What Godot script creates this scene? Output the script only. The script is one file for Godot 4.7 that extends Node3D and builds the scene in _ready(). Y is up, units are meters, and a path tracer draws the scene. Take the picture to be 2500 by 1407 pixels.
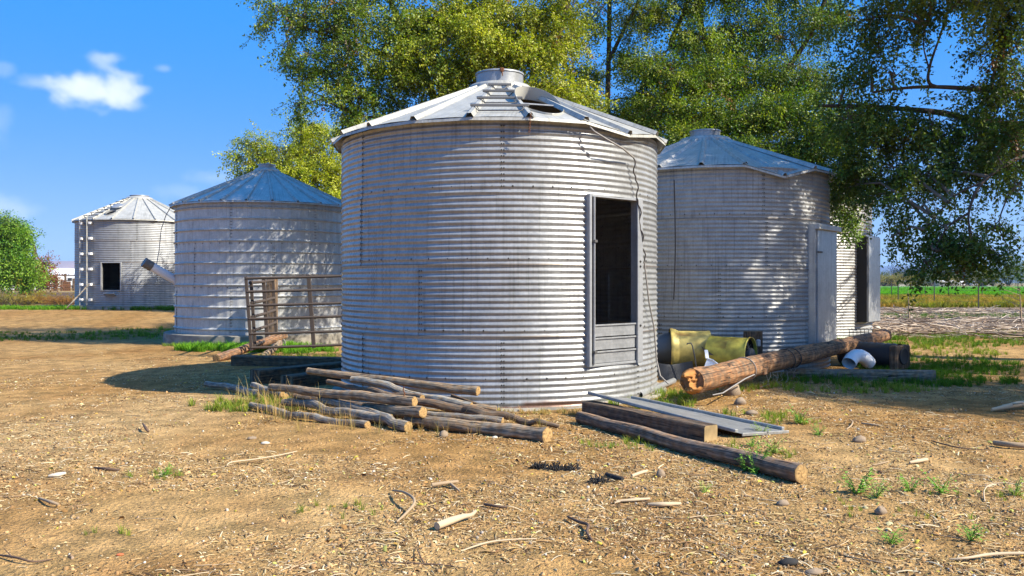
extends Node3D

# ---------------------------------------------------------------- mesh builder
class MB:
	var v := PackedVector3Array()
	var uv := PackedVector2Array()
	var c := PackedColorArray()
	var ix := PackedInt32Array()
	var pairs := PackedInt32Array()

	func p(pos: Vector3, t := Vector2.ZERO, col := Color.WHITE) -> int:
		v.append(pos)
		uv.append(t)
		c.append(col)
		return v.size() - 1

	func tri(a: int, b: int, d: int) -> void:
		ix.append(a)
		ix.append(d)
		ix.append(b)

	func quad(a: int, b: int, d: int, e: int) -> void:
		tri(a, b, d)
		tri(a, d, e)

	# a flat convex face of its own vertices, turned away from a centre
	func face(pts: Array, centre: Vector3, col := Color.WHITE, uvs := 1.0) -> void:
		var n: Vector3 = (pts[1] - pts[0]).cross(pts[2] - pts[0])
		var mid := Vector3.ZERO
		for q in pts:
			mid += q
		mid /= pts.size()
		var flip: bool = n.dot(mid - centre) < 0.0
		n = n.normalized()
		var ax: Vector3 = (pts[1] - pts[0]).normalized()
		var ay := n.cross(ax)
		var first := v.size()
		for q in pts:
			p(q, Vector2((q - pts[0]).dot(ay), (q - pts[0]).dot(ax)) * uvs, col)
		for k in range(1, pts.size() - 1):
			if flip:
				tri(first, first + k + 1, first + k)
			else:
				tri(first, first + k, first + k + 1)

	func box(x: Transform3D, s: Vector3, bevel := 0.0, col := Color.WHITE) -> void:
		var h := s * 0.5
		var b: float = minf(bevel, minf(h.x, minf(h.y, h.z)) * 0.9)
		var q := {}
		for sx in [-1, 1]:
			for sy in [-1, 1]:
				for sz in [-1, 1]:
					q[[sx, sy, sz, 0]] = x * Vector3(sx * h.x, sy * (h.y - b), sz * (h.z - b))
					q[[sx, sy, sz, 1]] = x * Vector3(sx * (h.x - b), sy * h.y, sz * (h.z - b))
					q[[sx, sy, sz, 2]] = x * Vector3(sx * (h.x - b), sy * (h.y - b), sz * h.z)
		var o := x.origin
		for s1 in [-1, 1]:
			face([q[[s1, -1, -1, 0]], q[[s1, 1, -1, 0]], q[[s1, 1, 1, 0]], q[[s1, -1, 1, 0]]], o, col)
			face([q[[-1, s1, -1, 1]], q[[1, s1, -1, 1]], q[[1, s1, 1, 1]], q[[-1, s1, 1, 1]]], o, col)
			face([q[[-1, -1, s1, 2]], q[[1, -1, s1, 2]], q[[1, 1, s1, 2]], q[[-1, 1, s1, 2]]], o, col)
		if b <= 0.0:
			return
		for s1 in [-1, 1]:
			for s2 in [-1, 1]:
				face([q[[s1, s2, -1, 0]], q[[s1, s2, 1, 0]], q[[s1, s2, 1, 1]], q[[s1, s2, -1, 1]]], o, col)
				face([q[[s1, -1, s2, 0]], q[[s1, 1, s2, 0]], q[[s1, 1, s2, 2]], q[[s1, -1, s2, 2]]], o, col)
				face([q[[-1, s1, s2, 1]], q[[1, s1, s2, 1]], q[[1, s1, s2, 2]], q[[-1, s1, s2, 2]]], o, col)
				for s3 in [-1, 1]:
					face([q[[s1, s2, s3, 0]], q[[s1, s2, s3, 1]], q[[s1, s2, s3, 2]]], o, col)

	# a box from a to b, w wide and t thick (t measured along up)
	func bar(a: Vector3, b: Vector3, w: float, t: float, up := Vector3.UP, bevel := 0.004, col := Color.WHITE) -> void:
		var d := (b - a).normalized()
		var u := up
		if absf(d.dot(u)) > 0.98:
			u = Vector3.RIGHT
		var sd := d.cross(u).normalized()
		var uu := sd.cross(d).normalized()
		box(Transform3D(Basis(sd, uu, -d), (a + b) * 0.5), Vector3(w, t, a.distance_to(b)), bevel, col)

	func tube(path: Array, radii: Array, sides := 8, cap := true, col := Color.WHITE, rough := 0.0, noise: FastNoiseLite = null) -> void:
		var n := path.size()
		var t0: Vector3 = (path[1] - path[0]).normalized()
		var nn := t0.cross(Vector3.UP if absf(t0.y) < 0.9 else Vector3.RIGHT).normalized()
		var along := 0.0
		var first := v.size()
		for i in n:
			var t: Vector3 = (path[mini(i + 1, n - 1)] - path[maxi(i - 1, 0)]).normalized()
			nn = (nn - t * nn.dot(t)).normalized()
			var bb := t.cross(nn)
			if i > 0:
				along += path[i].distance_to(path[i - 1])
			var r: float = radii[mini(i, radii.size() - 1)]
			for j in sides + 1:
				var a := TAU * (j % sides) / sides
				var dir := nn * cos(a) + bb * sin(a)
				var rr := r
				if noise:
					rr += r * rough * noise.get_noise_3d(dir.x * 0.8 + path[0].x * 3.0, dir.y * 0.8 + dir.z * 0.6, along)
				p(path[i] + dir * rr, Vector2(float(j) / sides, along), col)
			pairs.append(v.size() - 1)
			pairs.append(v.size() - 1 - sides)
		for i in n - 1:
			for j in sides:
				var q := first + i * (sides + 1) + j
				quad(q, q + 1, q + sides + 2, q + sides + 1)
		if cap:
			for e in 2:
				var row := first + (0 if e == 0 else (n - 1) * (sides + 1))
				var m := p(path[0 if e == 0 else n - 1], Vector2.ZERO, col)
				var k0 := v.size()
				for j in sides:
					p(v[row + j], Vector2.ZERO, col)
				for j in sides:
					if e == 0:
						tri(m, k0 + (j + 1) % sides, k0 + j)
					else:
						tri(m, k0 + j, k0 + (j + 1) % sides)

	# profile of (radius, height) turned round y; angle 0 faces +z and grows towards +x
	func lathe(profile: Array, sides := 24, x := Transform3D.IDENTITY, col := Color.WHITE, a0 := 0.0, a1 := TAU) -> void:
		var first := v.size()
		for i in profile.size():
			for j in sides + 1:
				var a := a0 + (a1 - a0) * j / sides
				p(x * Vector3(profile[i].x * sin(a), profile[i].y, profile[i].x * cos(a)), Vector2(a, profile[i].y), col)
			if a1 - a0 > TAU - 0.01:
				pairs.append(v.size() - 1)
				pairs.append(v.size() - 1 - sides)
		for i in profile.size() - 1:
			for j in sides:
				var q := first + i * (sides + 1) + j
				quad(q, q + 1, q + sides + 2, q + sides + 1)

	func blob(o: Vector3, s: Vector3, noise: FastNoiseLite, rough: float, col := Color.WHITE, rings := 7, sides := 10) -> void:
		var first := v.size()
		for i in rings + 1:
			var e := PI * (float(i) / rings - 0.5)
			for j in sides + 1:
				var a := TAU * (j % sides) / sides
				var d := Vector3(cos(e) * sin(a), sin(e), cos(e) * cos(a))
				p(o + d * s * (1.0 + rough * noise.get_noise_3dv(d * 1.3 + o * 7.0)), Vector2(a, e), col)
			pairs.append(v.size() - 1)
			pairs.append(v.size() - 1 - sides)
		for i in rings:
			for j in sides:
				var q := first + i * (sides + 1) + j
				quad(q, q + 1, q + sides + 2, q + sides + 1)

	func mesh() -> ArrayMesh:
		var n := PackedVector3Array()
		n.resize(v.size())
		for i in range(0, ix.size(), 3):
			var a := ix[i]
			var b := ix[i + 2]
			var d := ix[i + 1]
			var f := (v[b] - v[a]).cross(v[d] - v[a])
			n[a] += f
			n[b] += f
			n[d] += f
		for i in range(0, pairs.size(), 2):
			var s := n[pairs[i]] + n[pairs[i + 1]]
			n[pairs[i]] = s
			n[pairs[i + 1]] = s
		for i in n.size():
			n[i] = n[i].normalized() if n[i].length_squared() > 1e-24 else Vector3.UP
		var arr := []
		arr.resize(Mesh.ARRAY_MAX)
		arr[Mesh.ARRAY_VERTEX] = v
		arr[Mesh.ARRAY_NORMAL] = n
		arr[Mesh.ARRAY_TEX_UV] = uv
		arr[Mesh.ARRAY_COLOR] = c
		arr[Mesh.ARRAY_INDEX] = ix
		var m := ArrayMesh.new()
		m.add_surface_from_arrays(Mesh.PRIMITIVE_TRIANGLES, arr)
		return m

# ---------------------------------------------------------------- shared state
var rng := RandomNumberGenerator.new()
var nz := FastNoiseLite.new()
var mats := {}
var tex := {}
var used_names := {}
const SUN_DIR := Vector3(0.718, 0.629, 0.298)

func numbered(called: String) -> String:
	var k: int = used_names.get(called, 0)
	used_names[called] = k + 1
	return called if k == 0 else "%s_%03d" % [called, k]

func thing(called: String, label: String, category: String, at := Vector3.ZERO, turn := 0.0, group := "") -> Node3D:
	var o := Node3D.new()
	o.name = numbered(called)
	add_child(o)
	o.position = at
	o.rotation.y = turn
	o.set_meta("label", label)
	o.set_meta("category", category)
	if group:
		o.set_meta("group", group)
	return o

func part(parent: Node3D, called: String, mb: MB, mat: Material, kind := "") -> MeshInstance3D:
	var o := MeshInstance3D.new()
	o.name = called
	o.mesh = mb.mesh()
	o.material_override = mat
	parent.add_child(o, true)
	if kind:
		o.set_meta("kind", kind)
	return o

func shared(parent: Node3D, called: String, m: Mesh, mat: Material, x: Transform3D) -> MeshInstance3D:
	var o := MeshInstance3D.new()
	o.name = called
	o.mesh = m
	o.material_override = mat
	o.transform = x
	parent.add_child(o, true)
	return o

func single(called: String, mb: MB, mat: Material, label: String, category: String, at := Vector3.ZERO, turn := 0.0, group := "") -> MeshInstance3D:
	var o := MeshInstance3D.new()
	o.name = numbered(called)
	o.mesh = mb.mesh()
	o.material_override = mat
	add_child(o)
	o.position = at
	o.rotation.y = turn
	o.set_meta("label", label)
	o.set_meta("category", category)
	if group:
		o.set_meta("group", group)
	return o

func scatter(parent: Node3D, called: String, m: Mesh, mat: Material, xf: Array, cols: Array, kind := "stuff") -> MultiMeshInstance3D:
	var mm := MultiMesh.new()
	mm.transform_format = MultiMesh.TRANSFORM_3D
	mm.use_colors = true
	mm.mesh = m
	mm.instance_count = xf.size()
	for i in xf.size():
		mm.set_instance_transform(i, xf[i])
		mm.set_instance_color(i, cols[i])
	var o := MultiMeshInstance3D.new()
	o.name = numbered(called) if parent == self else called
	o.multimesh = mm
	o.material_override = mat
	parent.add_child(o, true)
	if kind:
		o.set_meta("kind", kind)
	return o

# ---------------------------------------------------------------- textures
func noise_bytes(w: int, h: int, freq: float, octaves: int, sd: int, type := FastNoiseLite.TYPE_SIMPLEX_SMOOTH) -> PackedByteArray:
	var n := FastNoiseLite.new()
	n.noise_type = type
	n.seed = sd
	n.frequency = freq
	n.fractal_octaves = octaves
	var im := n.get_seamless_image(w, h)
	im.convert(Image.FORMAT_L8)
	return im.get_data()

func stretched(w: int, h: int, w0: int, h0: int, freq: float, octaves: int, sd: int) -> PackedByteArray:
	var n := FastNoiseLite.new()
	n.noise_type = FastNoiseLite.TYPE_SIMPLEX_SMOOTH
	n.seed = sd
	n.frequency = freq
	n.fractal_octaves = octaves
	var im := n.get_seamless_image(w0, h0)
	im.convert(Image.FORMAT_L8)
	im.resize(w, h, Image.INTERPOLATE_CUBIC)
	return im.get_data()

func grey(w: int, h: int, b: PackedByteArray) -> ImageTexture:
	return ImageTexture.create_from_image(Image.create_from_data(w, h, false, Image.FORMAT_L8, b))

func rgb_tex(w: int, h: int, b: PackedByteArray) -> ImageTexture:
	return ImageTexture.create_from_image(Image.create_from_data(w, h, false, Image.FORMAT_RGB8, b))

func make_textures() -> void:
	# galvanised sheet: cloudy zinc, fine spangle, run-off streaks
	var s := 512
	var a := noise_bytes(s, s, 0.012, 4, 11)
	var b := noise_bytes(s, s, 0.09, 2, 12, FastNoiseLite.TYPE_CELLULAR)
	var k := stretched(s, s, 512, 16, 0.06, 3, 13)
	var out := PackedByteArray()
	out.resize(s * s)
	var rgh := PackedByteArray()
	rgh.resize(s * s)
	for i in s * s:
		var st: float = maxf(0.0, k[i] / 255.0 - 0.55) * 2.0
		var x: float = 0.86 + 0.12 * (a[i] / 255.0 - 0.5) + 0.10 * (b[i] / 255.0 - 0.5) - 0.14 * st
		out[i] = int(clampf(x, 0.0, 1.0) * 255.0)
		rgh[i] = int(clampf(0.68 + 0.35 * (a[(i * 3) % (s * s)] / 255.0 - 0.5) + 0.3 * st, 0.3, 1.0) * 255.0)
	tex.zinc = grey(s, s, out)
	tex.zinc_rough = grey(s, s, rgh)
	# fine vertical flutes, as relief
	var fl := PackedByteArray()
	fl.resize(256 * 4)
	for i in 256 * 4:
		fl[i] = int(127.0 + 120.0 * sin(TAU * (i % 256) / 256.0 * 8.0))
	tex.flutes = grey(256, 4, fl)
	# weathered wood, grain along v
	var w := 256
	var h := 512
	var g1 := stretched(w, h, 256, 16, 0.05, 4, 21)
	var g2 := stretched(w, h, 256, 40, 0.16, 2, 22)
	var g3 := stretched(w, h, 256, 10, 0.045, 2, 23)
	var gm := noise_bytes(w, h, 0.02, 3, 24)
	var wd := PackedByteArray()
	wd.resize(w * h * 3)
	var wh := PackedByteArray()
	wh.resize(w * h)
	for i in w * h:
		var crack: float = smoothstep(0.075, 0.0, absf(g3[i] / 255.0 - 0.5)) * smoothstep(0.35, 0.55, gm[(i * 7) % (w * h)] / 255.0 * 0.3 + 0.4)
		var x: float = 0.80 + 0.34 * (g1[i] / 255.0 - 0.5) + 0.28 * (g2[i] / 255.0 - 0.5) + 0.35 * (gm[i] / 255.0 - 0.5)
		x *= 1.0 - 0.72 * crack
		var warm: float = (gm[(i + 9000) % (w * h)] / 255.0 - 0.5) * 0.16
		wd[i * 3] = int(clampf(x + warm, 0.03, 1.0) * 255.0)
		wd[i * 3 + 1] = int(clampf(x, 0.03, 1.0) * 255.0)
		wd[i * 3 + 2] = int(clampf(x - warm * 1.3, 0.03, 1.0) * 255.0)
		wh[i] = int(clampf(0.6 + 0.3 * (g2[i] / 255.0 - 0.5) + 0.3 * (g1[i] / 255.0 - 0.5) - 0.6 * crack, 0.0, 1.0) * 255.0)
	tex.wood = rgb_tex(w, h, wd)
	tex.wood_h = grey(w, h, wh)
	# dry earth: clods, grit, crumbs of straw
	s = 1024
	var e1 := noise_bytes(s, s, 0.006, 4, 31)
	var e2 := noise_bytes(s, s, 0.05, 4, 32)
	var e3 := noise_bytes(s, s, 0.18, 2, 33)
	var e4 := noise_bytes(s, s, 0.11, 1, 34, FastNoiseLite.TYPE_CELLULAR)
	var er := PackedByteArray()
	er.resize(s * s * 3)
	var eh := PackedByteArray()
	eh.resize(s * s)
	for i in s * s:
		var m := e2[i] / 255.0 - 0.5
		var f := e3[i] / 255.0 - 0.5
		var l := e1[i] / 255.0 - 0.5
		var x := 0.78 + 0.30 * l + 0.34 * m + 0.22 * f
		var pale := smoothstep(0.22, 0.42, f + 0.25 * m)
		x += 0.12 * pale
		er[i * 3] = int(clampf(x + 0.02 * l, 0.0, 1.0) * 255.0)
		er[i * 3 + 1] = int(clampf(x * 0.985 + 0.03 * pale - 0.03 * m, 0.0, 1.0) * 255.0)
		er[i * 3 + 2] = int(clampf(x * 0.96 + 0.10 * pale - 0.10 * m, 0.0, 1.0) * 255.0)
		eh[i] = int(clampf(0.5 + 0.55 * m + 0.3 * f + 0.25 * (0.5 - e4[i] / 255.0), 0.0, 1.0) * 255.0)
	tex.dirt = rgb_tex(s, s, er)
	tex.dirt_h = grey(s, s, eh)
	# patchy paint and stain
	s = 256
	var q1 := noise_bytes(s, s, 0.02, 5, 41)
	var q := PackedByteArray()
	q.resize(s * s)
	for i in s * s:
		q[i] = int(clampf(0.86 + 0.30 * (q1[i] / 255.0 - 0.5), 0.0, 1.0) * 255.0)
	tex.patch = grey(s, s, q)

func lin(r: float, g: float, b: float) -> Color:
	return Color(r, g, b).linear_to_srgb()

func mat(called: String, col: Color, rough := 0.9, metal := 0.0) -> StandardMaterial3D:
	var m := StandardMaterial3D.new()
	m.resource_name = called
	m.albedo_color = col.linear_to_srgb()
	m.roughness = rough
	m.metallic = metal
	m.vertex_color_use_as_albedo = true
	mats[called] = m
	return m

func zinc(called: String, col: Color, rough: float, metal: float) -> StandardMaterial3D:
	var m := mat(called, col, rough, metal)
	m.albedo_texture = tex.zinc
	m.roughness_texture = tex.zinc_rough
	m.uv1_scale = Vector3(0.55, 0.55, 1)
	return m

func wood(called: String, col: Color, rough := 0.85, relief := 0.35) -> StandardMaterial3D:
	var m := mat(called, col, rough)
	m.albedo_texture = tex.wood
	m.heightmap_enabled = true
	m.heightmap_texture = tex.wood_h
	m.heightmap_scale = relief
	m.uv1_scale = Vector3(1, 0.8, 1)
	return m

func make_materials() -> void:
	for k in 4:
		zinc("zinc_%d" % k, Color(0.445, 0.45, 0.445) * [1.0, 0.90, 1.08, 0.96][k], [0.50, 0.54, 0.48, 0.52][k], 0.32)
	zinc("zinc_far", Color(0.38, 0.39, 0.395), 0.68, 0.15)
	zinc("zinc_shade", Color(0.46, 0.455, 0.435), 0.62, 0.12)
	mats["zinc_far"].uv1_scale = Vector3(0.12, 0.12, 1)
	mat("rung_grey", Color(0.15, 0.145, 0.14), 0.55, 0.4)
	zinc("zinc_left", Color(0.459, 0.466, 0.466), 0.55, 0.4)
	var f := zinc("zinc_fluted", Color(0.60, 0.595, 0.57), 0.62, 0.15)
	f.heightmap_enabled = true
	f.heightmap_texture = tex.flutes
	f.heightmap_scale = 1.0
	zinc("zinc_roof", Color(0.533, 0.518, 0.459), 0.65, 0.12)
	zinc("zinc_roof_dull", Color(0.62, 0.60, 0.55), 0.6, 0.15)
	zinc("door_metal", Color(0.50, 0.505, 0.50), 0.55, 0.4)
	for nm in ["door_metal", "zinc_left"]:
		mats[nm].uv1_triplanar = true
		mats[nm].uv1_scale = Vector3(0.6, 0.6, 0.6)
	mat("bolt", Color(0.14, 0.13, 0.12), 0.5, 0.6)
	mat("rust", Color(0.148, 0.0555, 0.0222), 0.9, 0.1)
	mat("dark_steel", Color(0.10, 0.095, 0.09), 0.6, 0.5)
	mat("gate_steel", Color(0.075, 0.055, 0.042), 0.7, 0.2)
	mat("wire", Color(0.06, 0.05, 0.045), 0.6, 0.3)
	mat("cable", Color(0.244, 0.222, 0.2), 0.7)
	mat("concrete", Color(0.311, 0.281, 0.229), 0.95).albedo_texture = tex.patch
	mat("white_pipe", Color(0.75, 0.76, 0.78), 0.4)
	mat("pipe_band", Color(0.16, 0.15, 0.14), 0.55, 0.3)
	mat("black", Color(0.02, 0.02, 0.02), 0.8)
	mat("charcoal_sheet", Color(0.0259, 0.0274, 0.0311), 0.55, 0.2)
	var y := mat("fan_yellow", Color(0.80, 0.62, 0.17), 0.5, 0.1)
	y.albedo_texture = tex.patch
	mat("fan_grey", Color(0.118, 0.133, 0.148), 0.5, 0.4)
	wood("log_grey", Color(0.385, 0.318, 0.244))
	wood("log_tan", Color(0.429, 0.303, 0.185))
	wood("log_pale", Color(0.474, 0.407, 0.318))
	wood("log_brown", Color(0.266, 0.174, 0.104))
	wood("pole_red", Color(0.385, 0.2, 0.0888))
	wood("pole_orange", Color(0.37, 0.2, 0.104))
	wood("tie_dark", Color(0.21, 0.13, 0.07), 0.9, 0.6)
	wood("beam_grey", Color(0.34, 0.265, 0.18), 0.9, 0.5)
	wood("board_orange", Color(0.333, 0.148, 0.0592))
	wood("log_brown2", Color(0.326, 0.207, 0.126))
	wood("tie_brown", Color(0.19, 0.12, 0.07), 0.9, 0.6)
	mat("end_tie_brown", Color(0.40, 0.28, 0.13), 0.95).albedo_texture = tex.patch
	mat("rot", Color(0.459, 0.296, 0.148), 0.95)
	zinc("panel_grey", Color(0.40, 0.395, 0.37), 0.6, 0.35)
	mat("fan_green", Color(0.70, 0.60, 0.09), 0.5, 0.1).albedo_texture = tex.patch
	mat("cut_end", Color(0.42, 0.26, 0.10), 0.95)
	mat("bark", Color(0.075, 0.055, 0.042), 0.95)
	var e := mat("earth", Color(1, 1, 1), 0.97)
	e.albedo_texture = tex.dirt
	e.uv1_triplanar = true
	e.uv1_world_triplanar = true
	e.uv1_scale = Vector3(0.45, 0.45, 0.45)
	e.heightmap_enabled = true
	e.heightmap_texture = tex.dirt_h
	e.heightmap_scale = 1.6
	e.metallic_specular = 0.2
	for nm in ["leaf", "grass", "litter"]:
		var m := mat(nm, Color(1, 1, 1) * (0.76 if nm == "litter" else 1.0), 0.45 if nm == "leaf" else 0.8)
		m.metallic_specular = 0.5 if nm == "leaf" else 0.2
		if nm != "litter":
			m.backlight_enabled = true
			m.backlight = lin(0.75, 0.85, 0.35)
	mat("twig_bark", Color(0.17, 0.13, 0.095), 0.95)
	mat("weed_green", Color(0.18, 0.36, 0.03), 0.7)
	mat("weed_pale", Color(0.28, 0.38, 0.06), 0.7)
	mat("stick_pale", Color(0.45, 0.345, 0.22), 0.9)
	mat("stick_tan", Color(0.311, 0.222, 0.133), 0.9)
	mat("stick_dark", Color(0.104, 0.0629, 0.0407), 0.9)
	mat("bone", Color(0.50, 0.44, 0.35), 0.8)
	mat("orange_scrap", Color(0.481, 0.118, 0.037), 0.7)
	mat("stone", Color(0.34, 0.25, 0.165), 0.95).albedo_texture = tex.patch
	mat("char", Color(0.0222, 0.0207, 0.0192), 0.95)
	mat("white_paint", Color(0.78, 0.77, 0.75), 0.6)
	mat("grey_paint", Color(0.311, 0.318, 0.333), 0.6)
	mat("glass_dark", Color(0.03, 0.035, 0.04), 0.15)
	mat("field", Color(0.10, 0.28, 0.012), 0.9).albedo_texture = tex.patch
	mats["field"].uv1_scale = Vector3(0.05, 0.05, 1)
	mat("hill", Color(0.27, 0.20, 0.185), 1.0)
	mat("blue_hill", Color(0.075, 0.075, 0.085), 1.0)

# ---------------------------------------------------------------- ground
func ground(x: float, z: float) -> float:
	var d := -z
	var rise := 0.42 * smoothstep(20.0, 33.0, d) * smoothstep(-4.0, -10.0, x)
	var r2 := 0.12 * smoothstep(15.5, 19.0, d) * smoothstep(4.0, 6.5, x) * smoothstep(60.0, 30.0, d)
	var und := 0.018 * nz.get_noise_2d(x * 1.1, z * 1.1) + 0.03 * nz.get_noise_2d(x * 0.25 + 50.0, z * 0.25) * smoothstep(14.0, 30.0, d)
	return rise + r2 + und

func on_ground(x: float, z: float, up := 0.0) -> Vector3:
	return Vector3(x, ground(x, z) + up, z)

func ground_colour(x: float, z: float) -> Color:
	var d := -z
	var n := nz.get_noise_2d(x * 0.35 + 200.0, z * 0.35)
	var n2 := nz.get_noise_2d(x * 1.3 - 90.0, z * 1.3 + 40.0)
	var c := Color(0.455, 0.262, 0.093).lerp(Color(0.60, 0.40, 0.180), clampf(0.35 + n * 0.9 - n2 * 0.3, 0.0, 1.0))
	c = c.lerp(Color(0.30, 0.155, 0.057), clampf(n2 * 0.9 - 0.05, 0.0, 0.7))
	# the worn wheel track on the left is paler
	var track := smoothstep(1.6, 0.3, absf(x + 4.0 + 0.25 * (z + 8.0) + n * 0.8)) * smoothstep(5.0, 7.0, d) * smoothstep(30.0, 15.0, d)
	c = c.lerp(Color(0.62, 0.44, 0.22), track * 0.6)
	# brush litter, then weeds, at the right
	if x > 3.0:
		c = c.lerp(Color(0.34, 0.25, 0.18), smoothstep(21.0, 26.0, d) * smoothstep(4.0, 8.0, x))
		c = c.lerp(Color(0.25, 0.20, 0.06), smoothstep(43.0, 50.0, d + n * 4.0))
		c = c.lerp(Color(0.38, 0.31, 0.15), smoothstep(285.0, 300.0, d))
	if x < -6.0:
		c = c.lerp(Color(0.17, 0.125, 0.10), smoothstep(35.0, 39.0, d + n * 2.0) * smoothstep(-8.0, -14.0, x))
		c = c.lerp(Color(0.45, 0.33, 0.15), smoothstep(78.0, 92.0, d))
	return c

func build_ground() -> void:
	var mb := MB.new()
	var rings := 210
	var sect := 300
	mb.p(on_ground(0, 0), Vector2.ZERO, ground_colour(0, 0))
	for i in rings:
		var r := 1.2 * pow(5200.0 / 1.2, float(i) / (rings - 1))
		for j in sect:
			var a := TAU * j / sect
			var x := r * sin(a)
			var z := -r * cos(a)
			mb.p(on_ground(x, z), Vector2(x, z), ground_colour(x, z))
	for j in sect:
		mb.tri(0, 1 + (j + 1) % sect, 1 + j)
	for i in rings - 1:
		for j in sect:
			var q := 1 + i * sect
			mb.quad(q + j, q + (j + 1) % sect, q + sect + (j + 1) % sect, q + sect + j)
	var g := part(self, "ground", mb, mats.earth)
	g.set_meta("kind", "structure")
	# the crop field beyond the fence
	mb = MB.new()
	var fz := [78.0, 110.0, 150.0, 210.0, 285.0]
	for i in fz.size():
		for j in 9:
			var x: float = lerpf(8.0, 60.0 + fz[i] * 1.3, j / 8.0)
			mb.p(Vector3(x, ground(x, -fz[i]) + 0.12, -fz[i] + 1.5 * nz.get_noise_1d(x)), Vector2(x, fz[i]), Color(1, 1, 1) * (0.95 + 0.2 * nz.get_noise_2d(x, fz[i])))
	for i in fz.size() - 1:
		for j in 8:
			mb.quad(i * 9 + j, i * 9 + j + 1, i * 9 + j + 10, i * 9 + j + 9)
	part(self, "crop_field", mb, mats.field).set_meta("kind", "structure")

func hill(called: String, x0: float, x1: float, dist: float, depth: float, tops: Array, m: Material) -> void:
	var mb := MB.new()
	var n := 60
	for i in 9:
		var t := i / 8.0
		for j in n + 1:
			var f := float(j) / n
			var k := f * (tops.size() - 1)
			var a: float = tops[int(k)]
			var b: float = tops[mini(int(k) + 1, tops.size() - 1)]
			var h := lerpf(a, b, smoothstep(0.0, 1.0, k - int(k)))
			var x := lerpf(x0, x1, f)
			var y := h * sin(PI * minf(t * 0.62, 0.62) / 1.24 * 1.0) if t < 1.0 else h * 0.9
			y *= 1.0 + 0.09 * nz.get_noise_2d(x * 0.012, t * 9.0) * t
			mb.p(Vector3(x, y - 4.0, -dist - depth * t + 60.0 * nz.get_noise_2d(x * 0.02, t * 20.0)), Vector2(x, t), Color.WHITE * (1.0 + 0.35 * nz.get_noise_2d(x * 0.03, t * 30.0)))
	for i in 8:
		for j in n:
			var q := i * (n + 1) + j
			mb.quad(q, q + 1, q + n + 2, q + n + 1)
	part(self, called, mb, m).set_meta("kind", "structure")

# ---------------------------------------------------------------- grain bins
const PITCH := 0.06775

func on_wall(rad: float, phi_deg: float, y: float) -> Vector3:
	var a := deg_to_rad(phi_deg)
	return Vector3(rad * sin(a), y, rad * cos(a))

func wall_sheet(rad: float, y0: float, y1: float, a0: float, a1: float, step: float, per: int, door: Array, sd: float, flute: bool, rib: float, rust: bool, stain: bool, dents := 1.0) -> MB:
	var mb := MB.new()
	var cols := int(ceil((a1 - a0) / step))
	var rows: int
	if flute:
		rows = int(round((y1 - y0) / rib)) * 22
	else:
		rows = int(round((y1 - y0) / PITCH)) * per
	for i in rows + 1:
		var y := y0 + (y1 - y0) * i / rows
		var w: float
		if flute:
			var ph := fposmod(y / rib, 1.0)
			w = 0.036 * exp(-pow((ph - 0.5) / 0.060, 2.0))
		else:
			w = 0.0080 * cos(TAU * y / PITCH)
		for j in cols + 1:
			var a := a0 + (a1 - a0) * j / cols
			var lap := 0.006 * float(j) / cols + 0.005 * (1.0 - float(i) / rows)
			var pos := on_wall(1.0, a, 0.0)
			var dn := nz.get_noise_3d(pos.x * 2.2 + sd, y * 1.6, pos.z * 2.2)
			var dent := 0.0030 * dents * dn + (0.0011 * nz.get_noise_3d(pos.x * 9.0 + sd, y * 7.0, pos.z * 9.0) if step < 2.1 else 0.0)
			var col := Color(1, 1, 1)
			if y0 > 0.01 and i <= 1 and not flute:
				col = Color(0.62, 0.50, 0.40)
			if stain:
				var st := nz.get_noise_3d(pos.x * 5.0, y * 5.0, pos.z * 5.0 + sd)
				var stencil: float = smoothstep(-76.0, -68.0, a) * smoothstep(-14.0, -20.0, a) * smoothstep(2.62, 2.70, y) * smoothstep(3.08, 3.0, y)
				var letter := 1.0 if fposmod(a, 7.4) < 4.9 and (fposmod(y * 6.0 + floorf(a / 7.4) * 0.37, 1.0) < 0.55 or fposmod(a, 7.4) < 1.6) else 0.0
				col = Color(1, 1, 1).lerp(Color(0.60, 0.55, 0.50), clampf(stencil * (0.30 * letter + 0.55 * clampf(st, 0, 1)), 0.0, 0.5))
			if rust:
				var rn := nz.get_noise_2d(a * 0.35 + sd, y * 6.0)
				var top: float = 0.035 + 0.05 * maxf(0.0, rn) + (0.075 * smoothstep(3.0, 12.0, a) * smoothstep(34.0, 22.0, a))
				col = col.lerp(Color(0.42, 0.15, 0.05), 0.85 * smoothstep(top, top * 0.45, y) * smoothstep(-70.0, -5.0, a))
			mb.p(on_wall(rad + w + lap + dent, a, y), Vector2(deg_to_rad(a) * rad * 1.0, -y), col)
	for i in rows:
		var ym := y0 + (y1 - y0) * (i + 0.5) / rows
		for j in cols:
			if door.size():
				var am := fposmod(a0 + (a1 - a0) * (j + 0.5) / cols + 180.0, 360.0) - 180.0
				if am > door[0] and am < door[1] and ym > door[2] and ym < door[3]:
					continue
			var q := i * (cols + 1) + j
			mb.quad(q, q + 1, q + cols + 2, q + cols + 1)
	return mb

func dome(mb: MB, at: Vector3, out: Vector3, r: float) -> void:
	var s := out.cross(Vector3.UP).normalized()
	var u := s.cross(out)
	var tip := mb.p(at + out * r * 0.8)
	var first := mb.v.size()
	for j in 6:
		mb.p(at + (s * cos(TAU * j / 6) + u * sin(TAU * j / 6)) * r)
	for j in 6:
		mb.tri(tip, first + (j + 1) % 6, first + j)
		mb.tri(tip, first + j, first + (j + 1) % 6)

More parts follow.
